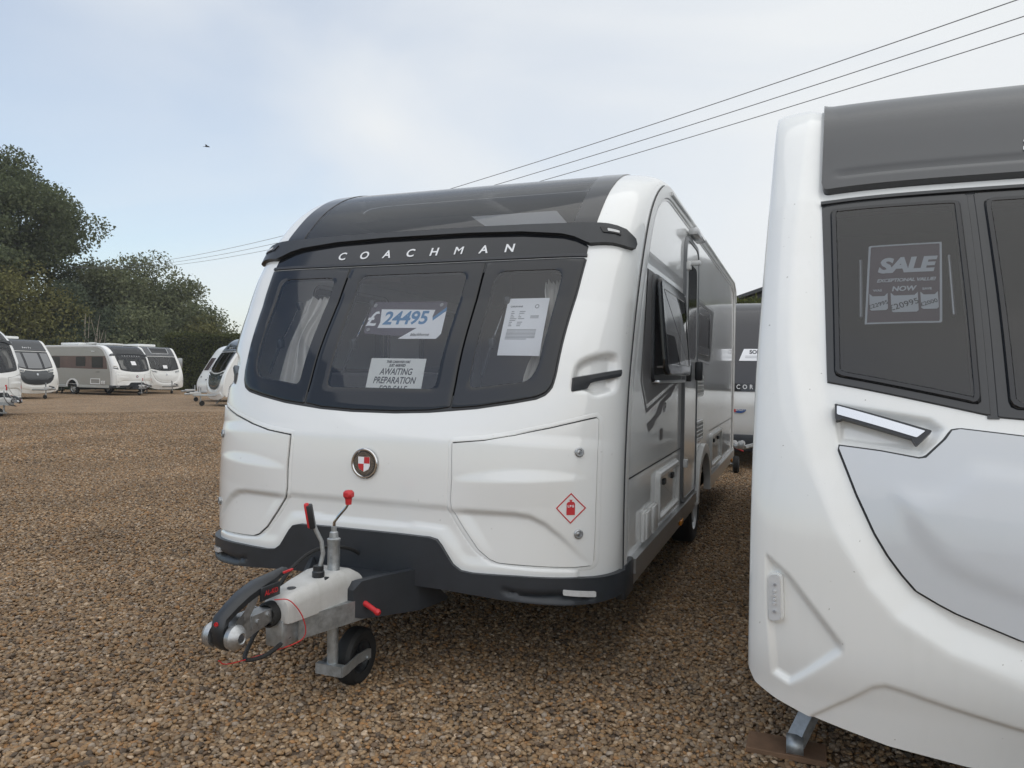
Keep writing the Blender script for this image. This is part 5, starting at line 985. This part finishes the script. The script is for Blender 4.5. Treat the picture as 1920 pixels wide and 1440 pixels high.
# pale bare saplings
x, y = at(172, 56); bs = empty('bare_sapling', (x, y, 0), 0, 'pale bare many-stemmed sapling against the dark evergreens', 'sapling'); rg = np.random.default_rng(5)
for k in range(9):
    a = rg.uniform(-.9, .9); MB().tube([(a*.3, 0, 0), (a*.6, rg.uniform(-.3, .3), 1.6), (a*1.1, rg.uniform(-.4, .4), 3.0), (a*1.5+rg.uniform(-.3, .3), 0, rg.uniform(3.8, 5.0))], [.05, .04, .028, .01], 5).build('stem', mat('pale_bark', (.30, .26, .21), .9) if k == 0 else bpy.data.materials['pale_bark'], bs)
def hedge(name, label, x, y, rz, L_, D_, H_, leaf, seed, n, size):
    rg = np.random.default_rng(seed); root = empty(name, (x, y, 0), rz, label, 'hedge')
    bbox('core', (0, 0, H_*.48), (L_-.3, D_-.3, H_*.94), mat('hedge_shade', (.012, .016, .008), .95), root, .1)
    P = rg.uniform(-1, 1, size=(n, 3))*np.array([L_/2, D_/2, H_/2]); f = rg.integers(0, 5, n); q = rg.normal(scale=.07, size=n)
    P[:, 1] = np.where(f <= 2, -D_/2+q, P[:, 1]); P[:, 2] = np.where(f == 3, H_/2+q+.05*np.sin(P[:, 0]*2), P[:, 2]); sgn = np.where(rg.random(n) > .5, 1, -1); P[:, 0] = np.where(f == 4, sgn*L_/2+q, P[:, 0]); P[:, 2] += H_/2
    leafmesh('foliage', P, size, leaf, root, rg); return root
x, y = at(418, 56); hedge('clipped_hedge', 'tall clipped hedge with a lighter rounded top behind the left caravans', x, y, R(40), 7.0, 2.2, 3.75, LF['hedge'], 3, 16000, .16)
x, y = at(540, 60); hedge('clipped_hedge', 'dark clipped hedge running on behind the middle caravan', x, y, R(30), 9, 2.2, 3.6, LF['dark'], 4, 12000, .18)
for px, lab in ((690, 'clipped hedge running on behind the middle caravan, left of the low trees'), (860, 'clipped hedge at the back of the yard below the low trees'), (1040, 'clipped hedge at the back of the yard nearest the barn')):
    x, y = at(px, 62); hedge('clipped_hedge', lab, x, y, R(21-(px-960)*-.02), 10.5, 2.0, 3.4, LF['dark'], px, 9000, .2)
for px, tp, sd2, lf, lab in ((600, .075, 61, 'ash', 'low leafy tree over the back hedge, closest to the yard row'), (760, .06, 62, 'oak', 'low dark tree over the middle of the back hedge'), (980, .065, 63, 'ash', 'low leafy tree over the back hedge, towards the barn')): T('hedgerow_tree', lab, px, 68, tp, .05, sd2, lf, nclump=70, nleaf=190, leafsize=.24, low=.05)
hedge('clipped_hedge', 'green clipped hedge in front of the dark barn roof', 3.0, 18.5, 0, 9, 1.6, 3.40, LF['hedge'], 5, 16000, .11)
# low growth under the trees
rg = np.random.default_rng(9); P = []
for k in range(50):
    px = -150+k*14; x, y = at(px, 57+rg.uniform(-1, 2)); n = 700; v = rg.normal(size=(n, 3)); v /= np.linalg.norm(v, axis=1)[:, None]; hh = rg.uniform(1.2, 2.6)
    Q = v*rg.uniform(.4, 1, n)[:, None]*np.array([1.3, 1.3, hh]); Q[:, 2] = np.abs(Q[:, 2]); P.append(Q+np.array([x, y, 0]))
tag(leafmesh('undergrowth', np.vstack(P), .21, LF['dark'], None, rg), 'dark tangled undergrowth below the tree row', 'undergrowth', kind='stuff')
# hill with a wood, mirrored in the glossy side panel
V = []; Fa = []; n = 30
for i in range(n+1):
    for j in range(n+1):
        u, v = i/n*2-1, j/n*2-1; V.append((40+u*48, 165+v*60, -1+10*max(0, 1-u*u)*max(0, 1-v*v)))
for i in range(n):
    for j in range(n): Fa.append((i*(n+1)+j, (i+1)*(n+1)+j, (i+1)*(n+1)+j+1, i*(n+1)+j+1))
tag(mk('hill', V, Fa, mat('rough_pasture', (.09, .11, .04), .95, var=.3, vscale=.3), None, 60), kind='structure')
P = []
for k in range(260):
    u, v = rg.uniform(-.9, .9), rg.uniform(-.8, .2); x, y = 40+u*48, 165+v*60; z = -1+10*(1-u*u)*(1-v*v); hh = rg.uniform(3, 5.5); t = rg.random(110); q = rg.uniform(0, 6.283, 110); r = (1-t)*1.5; P.append(np.stack([x+r*np.cos(q), y+r*np.sin(q), z+t*hh], 1))
tag(leafmesh('wood', np.vstack(P), .8, LF['dark'], None, rg), 'distant pine wood on the hill beyond the yard', 'wood', kind='stuff')
# ------------------------------------------------------------------ barn
bn = empty('barn', (4.6, 30, 0), 0, 'dark barn with a shallow sheet roof behind the hedge', 'building')
DK = mat('dark_cladding', (.045, .048, .05), .6, var=.15); RF = mat('dark_sheet_roof', (.05, .053, .057), .55, var=.1)
mk('wall', [(-7, 0, 0), (7, 0, 0), (7, 0, 4.0), (0, 0, 6.4), (-7, 0, 4.0), (-7, 14, 0), (7, 14, 0), (7, 14, 4.0), (0, 14, 6.4), (-7, 14, 4.0)], [(0, 1, 2, 3, 4), (9, 8, 7, 6, 5), (0, 4, 9, 5), (1, 6, 7, 2)], DK, bn, 0)
for sg in (1, -1): m = MB(); a = math.atan2(2.4, 7); m.box((sg*3.6, 7, 5.28), (7.8, 14.8, .14), (0, sg*a, 0)); m.build('roof', RF, bn, 0)
# ------------------------------------------------------------------ overhead wires and their poles
POLE = mat('timber_pole', (.16, .12, .09), .9, var=.3, vscale=6); WIRE = mat('grey_wire', (.22, .22, .225), .6)
PA = Vector((33, -4.1, 0)); PB = Vector((-54.6, 39.8, 0)); dirw = (PB-PA).normalized(); sidew = Vector((-dirw.y, dirw.x, 0))
for P_, nm in ((PA, 'timber pole carrying three wires, beyond the right caravan'), (PB, 'timber pole carrying three wires among the trees')):
    ut = empty('utility_pole', P_, math.atan2(sidew.y, sidew.x), nm, 'utility pole'); MB().tube([(0, 0, -.3), (0, 0, 9.9)], [.15, .11], 12).build('pole', POLE, ut); bbox('crossarm', (0, 0, 9.55), (1.5, .12, .12), POLE, ut, .01)
    for k in (-1, 0, 1): MB().lathe([(9.61, .03), (9.65, .05), (9.71, .05), (9.74, .02)], 10, 'Z', (k*.62, 0, 0)).build('insulator', TRIMW, ut)
for k in (-1, 0, 1):
    path = []
    for i in range(61): t = i/60; p = PA.lerp(PB, t)+sidew*k*.62; path.append((p.x, p.y, 6.36+.0014*(t*98-49)**2))
    tag(MB().tube(path, .0085, 5).build('overhead_wire', WIRE, None), 'thin grey overhead wire crossing the sky above the caravans', 'wire', 'overhead wires')
# ------------------------------------------------------------------ bird
d = _r*(388-960)/1400-_u*(275-720)/1400+_f; bp_ = CAM+d*60
bi = empty('bird', tuple(bp_), R(20), 'small dark bird flying in the blue part of the sky', 'bird'); BK = mat('dark_feathers', (.03, .03, .035), .8)
MB().tube([(-.20, 0, 0), (-.12, 0, .01), (0, 0, .015), (.12, 0, .01), (.17, 0, .015), (.21, 0, .01)], [.012, .035, .055, .045, .032, .005], 8).build('body', BK, bi)
for sg in (1, -1): mk('wing', [(.06, sg*.03, .02), (.10, sg*.22, .07), (.02, sg*.42, .05), (-.05, sg*.24, .06), (-.07, sg*.03, .02), (.06, sg*.03, .03), (.10, sg*.22, .08), (.02, sg*.42, .055), (-.05, sg*.24, .07), (-.07, sg*.03, .03)], [(0, 1, 2, 3, 4), (9, 8, 7, 6, 5), (0, 5, 6, 1), (1, 6, 7, 2), (2, 7, 8, 3), (3, 8, 9, 4)], BK, bi, 40)
mk('tail', [(-.18, -.02, 0), (-.18, .02, 0), (-.32, .05, 0), (-.32, -.05, 0), (-.18, -.02, .01), (-.18, .02, .01), (-.32, .05, .008), (-.32, -.05, .008)], [(0, 1, 2, 3), (7, 6, 5, 4), (0, 4, 5, 1), (2, 6, 7, 3), (1, 5, 6, 2), (0, 3, 7, 4)], BK, bi, 0)
# ------------------------------------------------------------------ misty air
hm = bpy.data.materials.new('misty_air'); hm.use_nodes = True; nt = hm.node_tree; nt.nodes.clear(); o_ = nt.nodes.new('ShaderNodeOutputMaterial'); v_ = nt.nodes.new('ShaderNodeVolumePrincipled'); v_.inputs['Color'].default_value = (.92, .95, 1, 1); v_.inputs['Density'].default_value = .0006; nt.links.new(v_.outputs['Volume'], o_.inputs['Volume'])
hz_ = MB().box((0, 0, 10.5), (1420, 1420, 23)).build('haze', hm, None, 0); tag(hz_, 'thin pale mist in the air over the yard', 'haze', kind='stuff')
